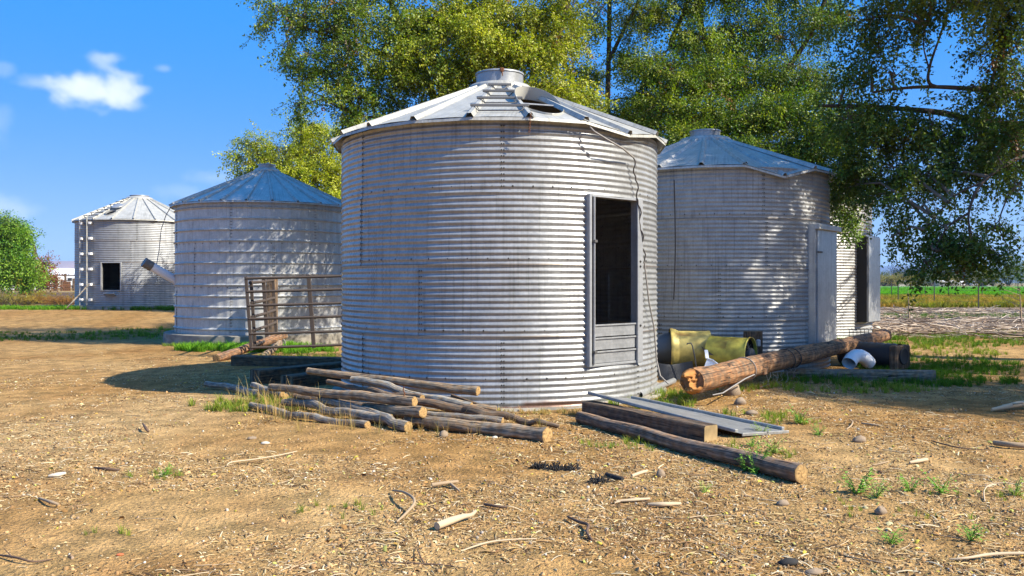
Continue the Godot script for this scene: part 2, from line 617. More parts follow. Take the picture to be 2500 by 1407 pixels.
# one roof panel between two angles, with a turned-down lip at the eave; drops lower its two eave corners
func roof_panel(re: float, ye: float, rc: float, yc: float, a0: float, a1: float, drop0: float, drop1: float, hole: Array) -> MB:
	var mb := MB.new()
	var e0 := on_wall(re, a0, ye - drop0)
	var e1 := on_wall(re, a1, ye - drop1)
	var t0 := on_wall(rc, a0, yc)
	var t1 := on_wall(rc, a1, yc)
	var nrm := (e1 - e0).cross(t0 - e0).normalized()
	if hole.size() == 0:
		var nu := 4
		var nv := 8
		for i in nv + 1:
			for j in nu + 1:
				var u := float(j) / nu
				var t := float(i) / nv
				var q := e0.lerp(e1, u).lerp(t0.lerp(t1, u), t)
				q += nrm * (0.010 * sin(PI * u) * (1.0 - t) + 0.006 * nz.get_noise_3d(q.x * 3.0, q.y * 3.0, q.z * 3.0))
				mb.p(q, Vector2(u * 0.7 * (1.0 - t * 0.8) + a0 * 0.037, t * 2.0))
		for i in nv:
			for j in nu:
				var q := i * (nu + 1) + j
				mb.quad(q, q + 1, q + nu + 2, q + nu + 1)
	else:
		var o := e0.lerp(e1, 0.5).lerp(t0.lerp(t1, 0.5), hole[0])
		var ax := (e1 - e0).normalized()
		var ay := nrm.cross(ax)
		var poly := [e0, e1, t1, t0]
		var n := 40
		for j in n:
			var d: Vector3 = ax * cos(TAU * j / n) + ay * hole[2] * sin(TAU * j / n)
			var best := 9.0
			for k in 4:
				var pa: Vector3 = poly[k] - o
				var ed: Vector3 = poly[(k + 1) % 4] - poly[k]
				var en := nrm.cross(ed)
				var den := d.dot(en)
				if den < -1e-6:
					best = minf(best, pa.dot(en) / den)
			mb.p(o + d * hole[1], Vector2(j * 0.05, 0))
			mb.p(o + d * best, Vector2(j * 0.05, 0.4))
		for j in n:
			var k := (j + 1) % n
			mb.quad(j * 2, j * 2 + 1, k * 2 + 1, k * 2)
	var dn := Vector3(0, -0.035, 0) + on_wall(0.008, (a0 + a1) * 0.5, 0.0)
	var q0 := mb.p(e0 + dn, Vector2(0, 0))
	var q1 := mb.p(e1 + dn, Vector2(0.6, 0))
	var q2 := mb.p(e1, Vector2(0.6, 0.04))
	var q3 := mb.p(e0, Vector2(0, 0.04))
	mb.quad(q0, q1, q2, q3)
	return mb

func roof_rib(re: float, ye: float, rc: float, yc: float, a: float, drop: float, w: float, h: float) -> MB:
	var mb := MB.new()
	var e := on_wall(re + 0.015, a, ye - drop)
	var t := on_wall(rc, a, yc)
	var d := (t - e).normalized()
	var s := d.cross(Vector3.UP).normalized()
	var u := s.cross(d).normalized()
	var pr := [[-w, -0.004], [-w * 0.45, h], [w * 0.45, h], [w, -0.004]]
	for k in 3:
		var a0: Vector3 = s * pr[k][0] + u * pr[k][1]
		var a1: Vector3 = s * pr[k + 1][0] + u * pr[k + 1][1]
		var mid := (e + t) * 0.5
		mb.face([e + a0, e + a1, t + a1 * 0.8, t + a0 * 0.8], mid - u * 0.02)
	mb.face([t + s * pr[0][0] * 0.8, t + s * pr[1][0] * 0.8 + u * h * 0.8, t + s * pr[2][0] * 0.8 + u * h * 0.8, t + s * pr[3][0] * 0.8], mid_of(e, t))
	return mb

func mid_of(a: Vector3, b: Vector3) -> Vector3:
	return (a + b) * 0.5

# the whole bin; o keys: R H ring_h seams doors panels rib_phase step per drops hole ladder_panel flute rib mats roof_mat apex collar
func bin(called: String, label: String, at: Vector3, o: Dictionary) -> Node3D:
	var turn := atan2(-at.x, -at.z)
	var b := thing(called, label, "grain bin", at, turn, "corrugated steel grain bins")
	var rad: float = o.R
	var high: float = o.H
	var rings: int = o.rings
	var door: Array = o.get("door", [])
	var bolts := MB.new()
	for k in rings:
		var y0: float = high * k / rings
		var y1: float = high * (k + 1) / rings
		var bounds: Array = o.seams[k % o.seams.size()]
		for i in bounds.size():
			var a0: float = bounds[i]
			var a1: float = bounds[i + 1] if i + 1 < bounds.size() else bounds[0] + 360.0
			var mb := wall_sheet(rad, y0, y1, a0, a1, o.step, o.per, door, k * 7.0 + i * 3.0 + at.x, o.get("flute", false), o.get("rib", 0.25), k == 0 and o.get("rust", false), k == rings - 1 and o.get("stencil", false), o.get("dents", 1.0))
			if mb.ix.size() == 0:
				continue
			part(b, "wall_sheet", mb, mats[o.mats[(k * 3 + i * 5) % o.mats.size()]])
			var ar := a0 if a0 < 180.0 else a0 - 360.0
			if absf(ar) < 95.0:
				var nb := int((y1 - y0) / PITCH)
				for m in nb:
					var yy: float = y0 + (m + 0.5) * PITCH + PITCH * 0.5
					if door.size() and ar > door[0] and ar < door[1] and yy > door[2]:
						continue
					for c in 2:
						dome(bolts, on_wall(rad + 0.0115, ar + (0.5 + c * 0.75) * 2.13 / rad, yy), on_wall(1, ar, 0), 0.0095)
		if k > 0:
			for m in range(-15, 16):
				var ph: float = m * 6.2 + k * 1.3
				if door.size() and ph > door[0] - 1.0 and ph < door[1] + 1.0 and y0 > door[2] and y0 < door[3] - 0.02:
					continue
				dome(bolts, on_wall(rad + 0.012, ph, y0 + 0.034 * 0.0 + PITCH), on_wall(1, ph, 0), 0.0125)
		elif not o.get("flute", false):
			for m in range(-13, 14):
				dome(bolts, on_wall(rad + 0.012, m * 6.2 + 2.0, PITCH * 5.0), on_wall(1, m * 6.2 + 2.0, 0), 0.012)
	part(b, "bolt", bolts, mats.bolt, "stuff")
	# roof
	var n: int = o.panels
	var re: float = rad + 0.115
	var ye := high + 0.012
	var rc: float = o.collar
	var yc: float = high + o.rise
	var drops: Dictionary = o.get("drops", {})
	for k in n:
		var a0: float = o.rib_phase + 360.0 * k / n
		var a1: float = o.rib_phase + 360.0 * (k + 1) / n
		var d0: float = drops.get(k, 0.0)
		var d1: float = drops.get((k + 1) % n, 0.0)
		var hole: Array = o.hole if o.get("hole_panel", -1) == k else []
		var pn := part(b, "roof_panel", roof_panel(re, ye, rc, yc, a0, a1, d0, d1, hole), mats[o.roof_mat])
		part(pn, "rib", roof_rib(re, ye, rc, yc, a0, d0, o.get("rib_w", 0.05), o.get("rib_h", 0.045)), mats[o.roof_mat])
		if o.get("ladder_panel", -1) == k:
			for m in o.rungs:
				var f: float = (m + 0.75) / o.rungs * 0.92
				var p0 := on_wall(re, a0, ye).lerp(on_wall(rc, a0, yc), f)
				var p1 := on_wall(re, a1, ye).lerp(on_wall(rc, a1, yc), f)
				var sd := (p1 - p0).normalized()
				var up := Vector3(0, 0.065, 0)
				var rg := MB.new()
				rg.bar(p0 - sd * 0.05 + up, p1 + sd * 0.05 + up, 0.035, 0.028)
				part(pn, "rung", rg, mats.rung_grey)
				var q0 := on_wall(re, a0, ye).lerp(on_wall(rc, a0, yc), f - 0.02)
				var q1 := on_wall(re, a1, ye).lerp(on_wall(rc, a1, yc), f - 0.02)
				var rd := MB.new()
				var dip := (on_wall(re, (a0 + a1) * 0.5, ye) - on_wall(rc, (a0 + a1) * 0.5, yc)).normalized() * 0.10
				rd.tube([q0 + up * 0.9, q0 + sd * 0.05 + dip + up * 0.5, q1 - sd * 0.05 + dip + up * 0.5, q1 + up * 0.9], [0.007], 5)
				part(pn, "rung_rod", rd, mats.dark_steel)
	var cm := MB.new()
	cm.lathe([Vector2(rc + 0.03, yc - 0.035), Vector2(rc + 0.035, yc + 0.03), Vector2(rc - 0.01, yc + 0.075), Vector2(o.neck, yc + 0.10)], 28)
	var cl := part(b, "roof_collar", cm, mats[o.roof_mat])
	cm = MB.new()
	var yt: float = yc + 0.10 + o.neck_h
	cm.lathe([Vector2(o.neck, yc + 0.09), Vector2(o.neck, yt - 0.02)], 28)
	cm.lathe([Vector2(o.neck + 0.012, yt - 0.022), Vector2(o.neck + 0.012, yt), Vector2(o.neck - 0.01, yt)], 28)
	cm.lathe([Vector2(o.neck - 0.008, yt - 0.012), Vector2(0.001, yt + 0.004)], 28)
	part(b, "roof_cap", cm, mats.zinc_left)
	return b

# a flat door frame set across the wall between two angles
func door_frame(b: Node3D, rad: float, a0: float, a1: float, y0: float, y1: float, proud: float, jl: float, jr: float) -> Dictionary:
	var am := (a0 + a1) * 0.5
	var out := on_wall(1, am, 0)
	var right := on_wall(1, am + 90.0, 0)
	var half := rad * sin(deg_to_rad((a1 - a0) * 0.5))
	var chord := rad * cos(deg_to_rad((a1 - a0) * 0.5))
	var face := out * (rad + proud)
	var depth := (rad + proud) - chord + 0.05
	var mid := out * (chord - 0.05 + depth * 0.5)
	var bas := Basis(right, Vector3.UP, out)
	for s in [-1, 1]:
		var jw: float = jl if s < 0 else jr
		var mb := MB.new()
		mb.box(Transform3D(bas, mid + right * s * (half - jw * 0.5 + 0.012) + Vector3(0, (y0 + y1) * 0.5, 0)), Vector3(jw, y1 - y0, depth), 0.006)
		part(b, "door_jamb", mb, mats.door_metal)
	for s in 2:
		var mb := MB.new()
		var yy := y0 + 0.015 if s == 0 else y1 - 0.015
		mb.box(Transform3D(bas, mid + right * ((jl - jr) * 0.5) + Vector3(0, yy, 0)), Vector3(2.0 * half - jl - jr + 0.02, 0.03, depth - 0.01), 0.004)
		part(b, "door_sill" if s == 0 else "door_header", mb, mats.door_metal)
	return {"bas": bas, "mid": mid, "face": face, "right": right, "out": out, "half": half, "depth": depth}

func seven(first: float) -> Array:
	var r := []
	for k in 7:
		r.append(first + k * 360.0 / 7.0)
	return r

# the same, with the door's edges as joints
func seven_door(first: float, d0: float, d1: float) -> Array:
	var r := []
	for q in seven(first):
		var w := fposmod(q + 180.0, 360.0) - 180.0
		if w < d0 - 7.0 or w > d1 + 7.0:
			r.append(w)
	r.append(d0)
	r.append(d1)
	r.sort()
	return r

func build_main_bin() -> void:
	var dr := [28.4, 52.6, 0.46, 2.43]
	var b := bin("grain_bin", "large open corrugated grain bin in the centre with a black doorway and roof ladder", Vector3(-0.169, 0.0, -11.48), {
		"R": 2.13, "H": 3.252, "rings": 4, "step": 2.0, "per": 8, "door": dr, "rust": true, "stencil": true,
		"seams": [seven(-51.4), seven_door(-26.0, 28.4, 52.6), [-104.0, -52.5, 28.4, 52.6, 104.0, 155.0, 206.0], seven(0.0)],
		"mats": ["zinc_0", "zinc_1", "zinc_2", "zinc_3"], "panels": 21, "rib_phase": -8.57, "roof_mat": "zinc_roof",
		"collar": 0.43, "neck": 0.325, "neck_h": 0.155, "rise": 0.785, "ladder_panel": 0, "rungs": 4, "hole_panel": 1, "hole": [0.37, 0.262, 1.95],
		"drops": {2: 0.0, 3: 0.085}})
	var f := door_frame(b, 2.13, 28.0, 53.0, 0.45, 2.445, 0.016, 0.042, 0.10)
	var bas: Basis = f.bas
	var right: Vector3 = f.right
	# three boards fill the foot of the doorway, each a framed plate
	for k in 3:
		var mb := MB.new()
		var yy := 0.485 + 0.155 * k + 0.07
		var o: Vector3 = f.mid + f.out * (f.depth * 0.30) + Vector3(0, yy, 0)
		mb.box(Transform3D(bas, o), Vector3(2.0 * f.half - 0.16, 0.142, 0.012), 0.003)
		mb.box(Transform3D(bas, o + f.out * 0.012 + Vector3(0, 0.062, 0)), Vector3(2.0 * f.half - 0.17, 0.02, 0.02), 0.003)
		part(b, "door_board", mb, mats.zinc_1)
	var mb := MB.new()
	mb.box(Transform3D(bas, f.mid + f.out * (f.depth * 0.5 + 0.004) + right * (f.half - 0.10) + Vector3(0, 1.25, 0)), Vector3(0.02, 1.60, 0.03), 0.004)
	mb.box(Transform3D(bas, f.mid + f.out * (f.depth * 0.5 + 0.004) - right * (f.half - 0.055) + Vector3(0, 1.45, 0)), Vector3(0.02, 1.94, 0.03), 0.004)
	part(b, "door_stop", mb, mats.zinc_left)
	for hy in [0.62, 1.9]:
		mb = MB.new()
		mb.box(Transform3D(bas, f.mid + f.out * (f.depth * 0.5 + 0.02) - right * (f.half - 0.06) + Vector3(0, hy, 0)), Vector3(0.05, 0.035, 0.03), 0.004)
		part(b, "latch", mb, mats.dark_steel)
	mb = MB.new()
	for hy in [1.62, 1.68, 0.9]:
		dome(mb, f.mid + f.out * (f.depth * 0.5 + 0.005) + right * (f.half - 0.04) + Vector3(0, hy, 0), f.out, 0.016)
	for k in 14:
		for s in [-1, 1]:
			dome(mb, on_wall(2.145, 27.0 if s < 0 else 54.2, 0.5 + k * 0.1355), on_wall(1, 27.0 if s < 0 else 54.2, 0), 0.010)
	part(b, "door_bolt", mb, mats.bolt, "stuff")
	# raised rim round the roof hatch
	var am := 17.14
	var e := on_wall(2.245 * cos(deg_to_rad(8.57)), am, 3.264)
	var t := on_wall(0.43 * cos(deg_to_rad(8.57)), am, 4.037)
	var o := e.lerp(t, 0.37)
	var up := on_wall(1, am + 90.0, 0).cross(t - e).normalized()
	if up.y < 0.0:
		up = -up
	var ax := on_wall(1, am + 90.0, 0)
	mb = MB.new()
	var x := Transform3D(Basis(ax, up, ax.cross(up)), o)
	var hatch_side := 1.0 if ax.cross(up).dot(e - t) > 0.0 else -1.0
	for k in 4:
		for j in 41:
			var w := TAU * j / 40.0
			var tall := 0.020 + 0.11 * smoothstep(0.7, -1.0, cos(w) * hatch_side)
			mb.p(x * Vector3([0.268, 0.268, 0.262, 0.262][k] * sin(w), [-0.01, tall, tall, -0.03][k], 1.95 * [0.268, 0.268, 0.262, 0.262][k] * cos(w)))
	for k in 3:
		for j in 40:
			var q := k * 41 + j
			mb.quad(q, q + 1, q + 42, q + 41)
	part(b, "hatch_rim", mb, mats.zinc_roof)
	mb = MB.new()
	mb.bar(o + ax * 0.24 + up * 0.01, o - ax * 0.24 + up * 0.01, 0.02, 0.02)
	part(b, "hatch_bar", mb, mats.zinc_left)
	# rusty bracket on the cap and the chain at the eave
	mb = MB.new()
	mb.box(Transform3D(Basis(), Vector3(0.03, 4.275, 0.335)), Vector3(0.055, 0.05, 0.03), 0.008)
	mb.bar(Vector3(0.03, 4.26, 0.343), Vector3(0.04, 4.19, 0.345), 0.02, 0.012)
	part(b, "cap_bracket", mb, mats.rust)
	mb = MB.new()
	var c0 := on_wall(2.27, 8.7, 3.30)
	for k in 9:
		var q := c0 - Vector3(0.002 * k, 0.024 * k, 0)
		var pts := []
		for j in 9:
			var aa := TAU * j / 8
			pts.append(q + (Vector3(cos(aa) * 0.010, sin(aa) * 0.017, 0) if k % 2 == 0 else Vector3(0, sin(aa) * 0.017, cos(aa) * 0.010)))
		mb.tube(pts, [0.0032], 4, false)
	part(b, "chain", mb, mats.rust)
	mb = MB.new()
	mb.lathe([Vector2(2.30, -0.2), Vector2(2.26, 0.012), Vector2(2.0, 0.016)], 72)
	part(b, "base_slab", mb, mats.concrete)

func build_other_bins() -> void:
	# right bin
	var b := bin("grain_bin", "shaded corrugated grain bin with closed door behind the yellow fans", Vector3(3.536, 0.0, -15.245), {
		"R": 2.13, "H": 3.252, "rings": 4, "step": 2.4, "per": 6, "seams": [seven(-20.0), seven_door(5.0, 50.5, 79.0), seven_door(-26.0, 50.5, 79.0), seven(24.0)],
		"mats": ["zinc_shade"], "panels": 21, "rib_phase": -1.5, "roof_mat": "zinc_roof_dull", "door": [50.5, 79.0, 0.33, 2.36],
		"collar": 0.45, "neck": 0.27, "neck_h": 0.12, "rise": 0.72, "drops": {2: 0.16}})
	var f := door_frame(b, 2.13, 50.0, 79.5, 0.33, 2.37, 0.05, 0.06, 0.06)
	var mb := MB.new()
	mb.box(Transform3D(f.bas, f.mid + f.out * (f.depth * 0.5 + 0.006) + Vector3(0, 1.35, 0)), Vector3(2.0 * f.half - 0.10, 1.98, 0.03), 0.006)
	var dp := part(b, "door_leaf", mb, mats.door_metal)
	mb = MB.new()
	mb.box(Transform3D(f.bas, f.mid + f.out * (f.depth * 0.5 + 0.03) - f.right * (f.half - 0.12) + Vector3(0, 1.92, 0)), Vector3(0.22, 0.03, 0.02), 0.004)
	part(dp, "hasp", mb, mats.dark_steel)
	mb = MB.new()
	mb.box(Transform3D(f.bas, f.mid + f.out * (f.depth * 0.5 + 0.03) + Vector3(0, 2.33, 0)), Vector3(2.0 * f.half + 0.06, 0.09, 0.09), 0.01)
	part(b, "door_hood", mb, mats.zinc_roof_dull)
	# far right bin, half hidden by foliage
	b = bin("grain_bin", "farthest right corrugated bin, partly hidden by hanging leaves, door with dark edge", Vector3(6.91, 0.14, -21.35), {
		"R": 2.13, "H": 3.252, "rings": 4, "step": 2.2, "per": 6, "seams": [seven(-20.0), seven_door(5.0, 55.0, 84.0), seven_door(-20.0, 55.0, 84.0), seven(5.0)],
		"mats": ["zinc_shade"], "panels": 21, "rib_phase": 0.0, "roof_mat": "zinc_roof_dull", "door": [55.0, 84.0, 0.33, 2.40],
		"collar": 0.45, "neck": 0.27, "neck_h": 0.15, "rise": 0.9})
	f = door_frame(b, 2.13, 54.5, 84.5, 0.33, 2.40, 0.10, 0.06, 0.05)
	mb = MB.new()
	mb.box(Transform3D(f.bas, f.mid + f.out * (f.depth * 0.5 + 0.006) + f.right * 0.06 + Vector3(0, 1.36, 0)), Vector3(2.0 * f.half - 0.12, 2.02, 0.03), 0.006)
	part(b, "door_leaf", mb, mats.door_metal)
	mb = MB.new()
	mb.box(Transform3D(f.bas, f.mid + f.out * 0.03 - f.right * (f.half + 0.045) + Vector3(0, 1.36, 0)), Vector3(0.10, 2.02, f.depth + 0.02), 0.01)
	part(b, "dark_door_edge", mb, mats.charcoal_sheet)
	mb = MB.new()
	mb.lathe([Vector2(2.26, -0.3), Vector2(2.26, 0.0), Vector2(2.0, 0.004)], 48)
	part(b, "base_slab", mb, mats.concrete)
	# smooth ribbed bin on the left, on its concrete pad
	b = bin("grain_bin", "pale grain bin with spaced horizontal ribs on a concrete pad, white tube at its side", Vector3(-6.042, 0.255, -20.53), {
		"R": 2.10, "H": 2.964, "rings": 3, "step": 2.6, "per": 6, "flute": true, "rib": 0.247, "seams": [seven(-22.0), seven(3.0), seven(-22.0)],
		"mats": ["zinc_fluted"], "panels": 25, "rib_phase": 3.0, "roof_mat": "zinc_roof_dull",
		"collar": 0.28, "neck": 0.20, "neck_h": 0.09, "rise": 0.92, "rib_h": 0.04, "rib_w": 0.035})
	mb = MB.new()
	mb.lathe([Vector2(2.36, -0.35), Vector2(2.36, -0.02), Vector2(2.33, 0.0), Vector2(1.9, 0.002)], 60)
	part(b, "base_slab", mb, mats.concrete)
	var inv := b.transform.affine_inverse()
	mb = MB.new()
	var a1: Vector3 = inv * Vector3(-8.521, 1.89, -19.3)
	var a0: Vector3 = inv * Vector3(-7.67, 1.248, -20)
	mb.tube([a0, a1], [0.105], 20)
	var au := part(b, "auger_tube", mb, mats.white_pipe)
	mb = MB.new()
	var dd := (a1 - a0).normalized()
	mb.tube([a1 - dd * 0.19, a1 - dd * 0.17, a1 - dd * 0.09, a1 - dd * 0.085, a1 - dd * 0.07, a1 + dd * 0.015], [0.112, 0.116, 0.116, 0.108, 0.116, 0.116], 20)
	part(au, "cap", mb, mats.pipe_band)
	# far left bin with wall ladder, open doorway and roof hatch
	b = bin("grain_bin", "distant grain bin at far left with wall ladder, open roof hatch and small black doorway", Vector3(-15.05, 0.55, -33.65), {
		"R": 2.32, "H": 3.252, "rings": 4, "step": 2.2, "per": 6, "seams": [seven(-8.0), seven_door(15.0, -34.0, -16.0), seven(-8.0), seven(-3.0)],
		"mats": ["zinc_far"], "dents": 0.25, "panels": 20, "rib_phase": -5.0, "roof_mat": "zinc_roof", "door": [-34.0, -16.0, 0.58, 1.62],
		"collar": 0.48, "neck": 0.36, "neck_h": 0.05, "rise": 0.98, "rib_w": 0.03, "hole_panel": 18, "hole": [0.27, 0.20, 1.0], "ladder_panel": 17, "rungs": 7})
	f = door_frame(b, 2.32, -34.6, -15.4, 0.56, 1.64, 0.03, 0.05, 0.05)
	mb = MB.new()
	mb.lathe([Vector2(2.42, -0.45), Vector2(2.42, -0.01), Vector2(2.1, 0.002)], 48)
	part(b, "base_slab", mb, mats.concrete)
	mb = MB.new()
	mb.box(Transform3D(Basis(f.right, Vector3.UP, f.out) * Basis(Vector3.RIGHT, -0.5), f.face + f.out * 0.08 + Vector3(0, 0.42, 0)), Vector3(0.42, 0.03, 0.22), 0.004)
	part(b, "chute", mb, mats.door_metal)
	var ps := 360.0 / 20.0
	var am := -5.0 + 18.5 * ps
	var e := on_wall(2.435 * cos(deg_to_rad(9.0)), am, 3.264)
	var t := on_wall(0.48 * cos(deg_to_rad(9.0)), am, 4.232)
	var ax := on_wall(1, am + 90.0, 0)
	var up := (t - e).cross(ax).normalized()
	if up.y < 0.0:
		up = -up
	mb = MB.new()
	var x := Transform3D(Basis(ax, up, ax.cross(up)), e.lerp(t, 0.27))
	mb.lathe([Vector2(0.205, -0.01), Vector2(0.21, 0.05), Vector2(0.20, 0.05), Vector2(0.195, -0.02)], 28, x)
	part(b, "hatch_rim", mb, mats.zinc_left)
	mb = MB.new()
	x.origin = e.lerp(t, 0.50) + up * 0.10
	mb.lathe([Vector2(0.215, -0.02), Vector2(0.22, 0.0), Vector2(0.20, 0.02), Vector2(0.001, 0.03)], 28, x)
	part(b, "hatch_lid", mb, mats.zinc_left)
	var lad_a := [-57.5, -47.5]
	for k in 2:
		mb = MB.new()
		mb.bar(on_wall(2.47, lad_a[k], 0.0), on_wall(2.47, lad_a[k], 3.22 + 0.12 * k), 0.04, 0.04, on_wall(1, lad_a[k], 0))
		part(b, "ladder_rail", mb, mats.zinc_roof if k == 1 else mats.zinc_left)
		for m in 6:
			var br := MB.new()
			br.bar(on_wall(2.33, lad_a[k] + (2.2 if k == 1 else 0.0), 0.22 + 0.58 * m), on_wall(2.46, lad_a[k] + (3.0 if k == 1 else 1.5), 0.22 + 0.58 * m), 0.10, 0.09)
			part(b, "ladder_bracket", br, mats.white_paint)
	for m in 12:
		mb = MB.new()
		mb.tube([on_wall(2.47, lad_a[0], 0.2 + 0.27 * m), on_wall(2.47, lad_a[1], 0.2 + 0.27 * m)], [0.011], 5)
		part(b, "ladder_rung", mb, mats.zinc_left)

func hanging(called: String, label: String, pts: Array, r: float, m: Material, wob := 0.0) -> void:
	var mb := MB.new()
	var cv := []
	for i in pts.size() - 1:
		var n := maxi(2, int(pts[i].distance_to(pts[i + 1]) / 0.045)) if wob > 0.0 else 6
		for k in n:
			var q: Vector3 = pts[i].lerp(pts[i + 1], float(k) / n)
			if wob > 0.0:
				q += Vector3(wob * sin((i * 40 + k) * 1.25), 0, 0)
			cv.append(q)
	cv.append(pts[-1])
	mb.tube(cv, [r], 5)
	single(called, mb, m, label, "cable")

func build_cables() -> void:
	hanging("cable", "twisted brown cable hanging from the central bin's eave down past its doorway", [Vector3(0.859, 3.242, -9.55), Vector3(0.943, 3.144, -9.5), Vector3(1.127, 3.045, -9.55), Vector3(1.288, 2.989, -9.7), Vector3(1.448, 2.922, -9.95)], 0.011, mats.cable)
	hanging("cable", "crinkled dark cable running down the wall right of the open doorway", [Vector3(1.452, 2.926, -9.98), Vector3(1.497, 2.66, -10.05), Vector3(1.542, 2.37, -10.12), Vector3(1.577, 2.074, -10.15), Vector3(1.628, 1.676, -10.22)], 0.009, mats.wire, 0.02)
	hanging("cable", "pale thin cable hanging down the right edge of the central bin", [Vector3(1.62, 1.676, -10.2), Vector3(1.705, 1.171, -10.35), Vector3(1.791, 0.857, -10.5), Vector3(1.84, 0.435, -10.6), Vector3(1.878, 0.242, -10.55), Vector3(1.953, 0.157, -10.4)], 0.010, mats.cable)
	hanging("cable", "short black cable hanging on the front of the shaded bin", [Vector3(2.531, 3.023, -13), Vector3(2.559, 2.518, -13.08), Vector3(2.566, 2.004, -13.08), Vector3(2.553, 1.425, -13.08), Vector3(2.536, 1.155, -13.06)], 0.010, mats.wire)
	hanging("cable", "thin wire hanging from the eave at the shaded bin's right", [Vector3(4.975, 3.142, -13.75), Vector3(5.061, 2.782, -13.8), Vector3(5.194, 2.45, -13.9)], 0.006, mats.cable)
	hanging("cable", "curved thin wire from the ribbed bin's eave to its auger tube", [Vector3(-8.017, 3.227, -19.6), Vector3(-8.143, 3.015, -19.6), Vector3(-8.258, 2.678, -19.6), Vector3(-8.306, 2.196, -19.6), Vector3(-8.298, 1.759, -19.4)], 0.010, mats.cable)

# ---------------------------------------------------------------- timber
func log_thing(called: String, label: String, cat: String, group: String, a: Vector3, b: Vector3, ra: float, rb: float, m: Material, sd: int, bend := 0.03, knots := 0.10, cut := 1) -> Node3D:
	var mid := (a + b) * 0.5
	var o := thing(called, label, cat, Vector3(mid.x, minf(a.y - ra, b.y - rb), mid.z), 0.0, group)
	var off := o.position
	var n := maxi(10, int(a.distance_to(b) / 0.10))
	var path := []
	var radii := []
	var d := (b - a).normalized()
	var s := d.cross(Vector3.UP).normalized()
	for i in n + 1:
		var f := float(i) / n
		var q := a.lerp(b, f) + s * bend * nz.get_noise_2d(f * 4.0, sd * 31.0) + Vector3.UP * bend * 0.5 * nz.get_noise_2d(f * 4.0 + 300.0, sd * 17.0)
		path.append(q - off)
		radii.append(lerpf(ra, rb, f) * (1.0 + knots * nz.get_noise_2d(f * a.distance_to(b) * 7.0, sd * 57.0 + 9.0)))
	var mb := MB.new()
	var ln := FastNoiseLite.new()
	ln.seed = sd
	ln.frequency = 1.6
	ln.fractal_octaves = 2
	mb.tube(path, radii, 26, false, Color.WHITE, 0.16, ln)
	part(o, "shaft", mb, m)
	for e in 2:
		var first: Vector3 = path[0] if e == 0 else path[n]
		var dir := -d if e == 0 else d
		var cm := MB.new()
		var r: float = radii[0] if e == 0 else radii[n]
		var row := 0 if e == 0 else n * 27
		var mcol := Color(0.55, 0.5, 0.45)
		var c0 := cm.p(first + dir * 0.004, Vector2.ZERO, mcol)
		for k in 5:
			var f := (k + 1) / 5.0
			for j in 26:
				var q := first.lerp(mb.v[row + j], f) + dir * (0.004 if k < 4 else 0.0) + dir * 0.006 * ln.get_noise_2d(j * 40.0, k * 3.0)
				var sh := 0.72 + 0.22 * ((k + 1) % 2) + 0.7 * ln.get_noise_2d(j * 60.0, k * 0.35 + sd)
				if k == 4:
					sh *= 0.55
				cm.p(q, Vector2.ZERO, Color(sh, sh, sh))
		for j in 26:
			var j2 := (j + 1) % 26
			if e == 0:
				cm.tri(c0, 1 + j2, 1 + j)
			else:
				cm.tri(c0, 1 + j, 1 + j2)
			for k in 4:
				var q := 1 + k * 26
				if e == 0:
					cm.quad(q + j2, q + 26 + j2, q + 26 + j, q + j)
				else:
					cm.quad(q + j, q + 26 + j, q + 26 + j2, q + j2)
		part(o, "cut_end", cm, mats.cut_end if e == cut or cut == 2 else m)
	return o

func beam_thing(called: String, label: String, a: Vector3, b: Vector3, w: float, h: float, m: Material, cat := "timber", group := "", sd := 1) -> Node3D:
	var mid := (a + b) * 0.5
	var d := (b - a).normalized()
	var upright := absf(d.y) > 0.97
	var o := thing(called, label, cat, Vector3(mid.x, minf(a.y, b.y) - (0.0 if upright else h * 0.5), mid.z), 0.0, group)
	var s := Vector3.RIGHT if upright else d.cross(Vector3.UP).normalized()
	var u := s.cross(d)
	var mb := MB.new()
	var n := maxi(8, int(a.distance_to(b) / 0.09))
	var prof := []
	var bev := 0.14
	for q in [[-1, -1 + bev], [-1, 1 - bev], [-1 + bev, 1], [1 - bev, 1], [1, 1 - bev], [1, -1 + bev], [1 - bev, -1], [-1 + bev, -1]]:
		prof.append(Vector2(q[0] * w * 0.5, q[1] * h * 0.5))
	var per := 0.0
	for k in 8:
		var q0: Vector2 = prof[k]
		var q1: Vector2 = prof[(k + 1) % 8]
		for i in n + 1:
			for q in [q0, q1]:
				var at := a.lerp(b, float(i) / n)
				var wob := 1.0 + 0.05 * nz.get_noise_2d(float(i) * 9.0, sd * 40.0 + (q.x * 300.0 + q.y * 170.0))
				mb.p(at + s * q.x * wob + u * q.y * wob - o.position, Vector2((per + (0.0 if q == q0 else q0.distance_to(q1))) * 2.0, a.distance_to(b) * i / n + sd * 0.37))
		var base := mb.v.size() - 2 * (n + 1)
		for i in n:
			mb.quad(base + i * 2, base + i * 2 + 1, base + i * 2 + 3, base + i * 2 + 2)
		per += q0.distance_to(q1)
	part(o, "timber_body", mb, m)
	for e in 2:
		var at := a if e == 0 else b
		var pts := []
		for q in prof:
			pts.append(at + s * q.x + u * q.y - o.position)
		var cm := MB.new()
		cm.face(pts, mid - o.position)
		part(o, "cut_end", cm, m if e == 0 else mats.get("end_" + m.resource_name, m))
	return o

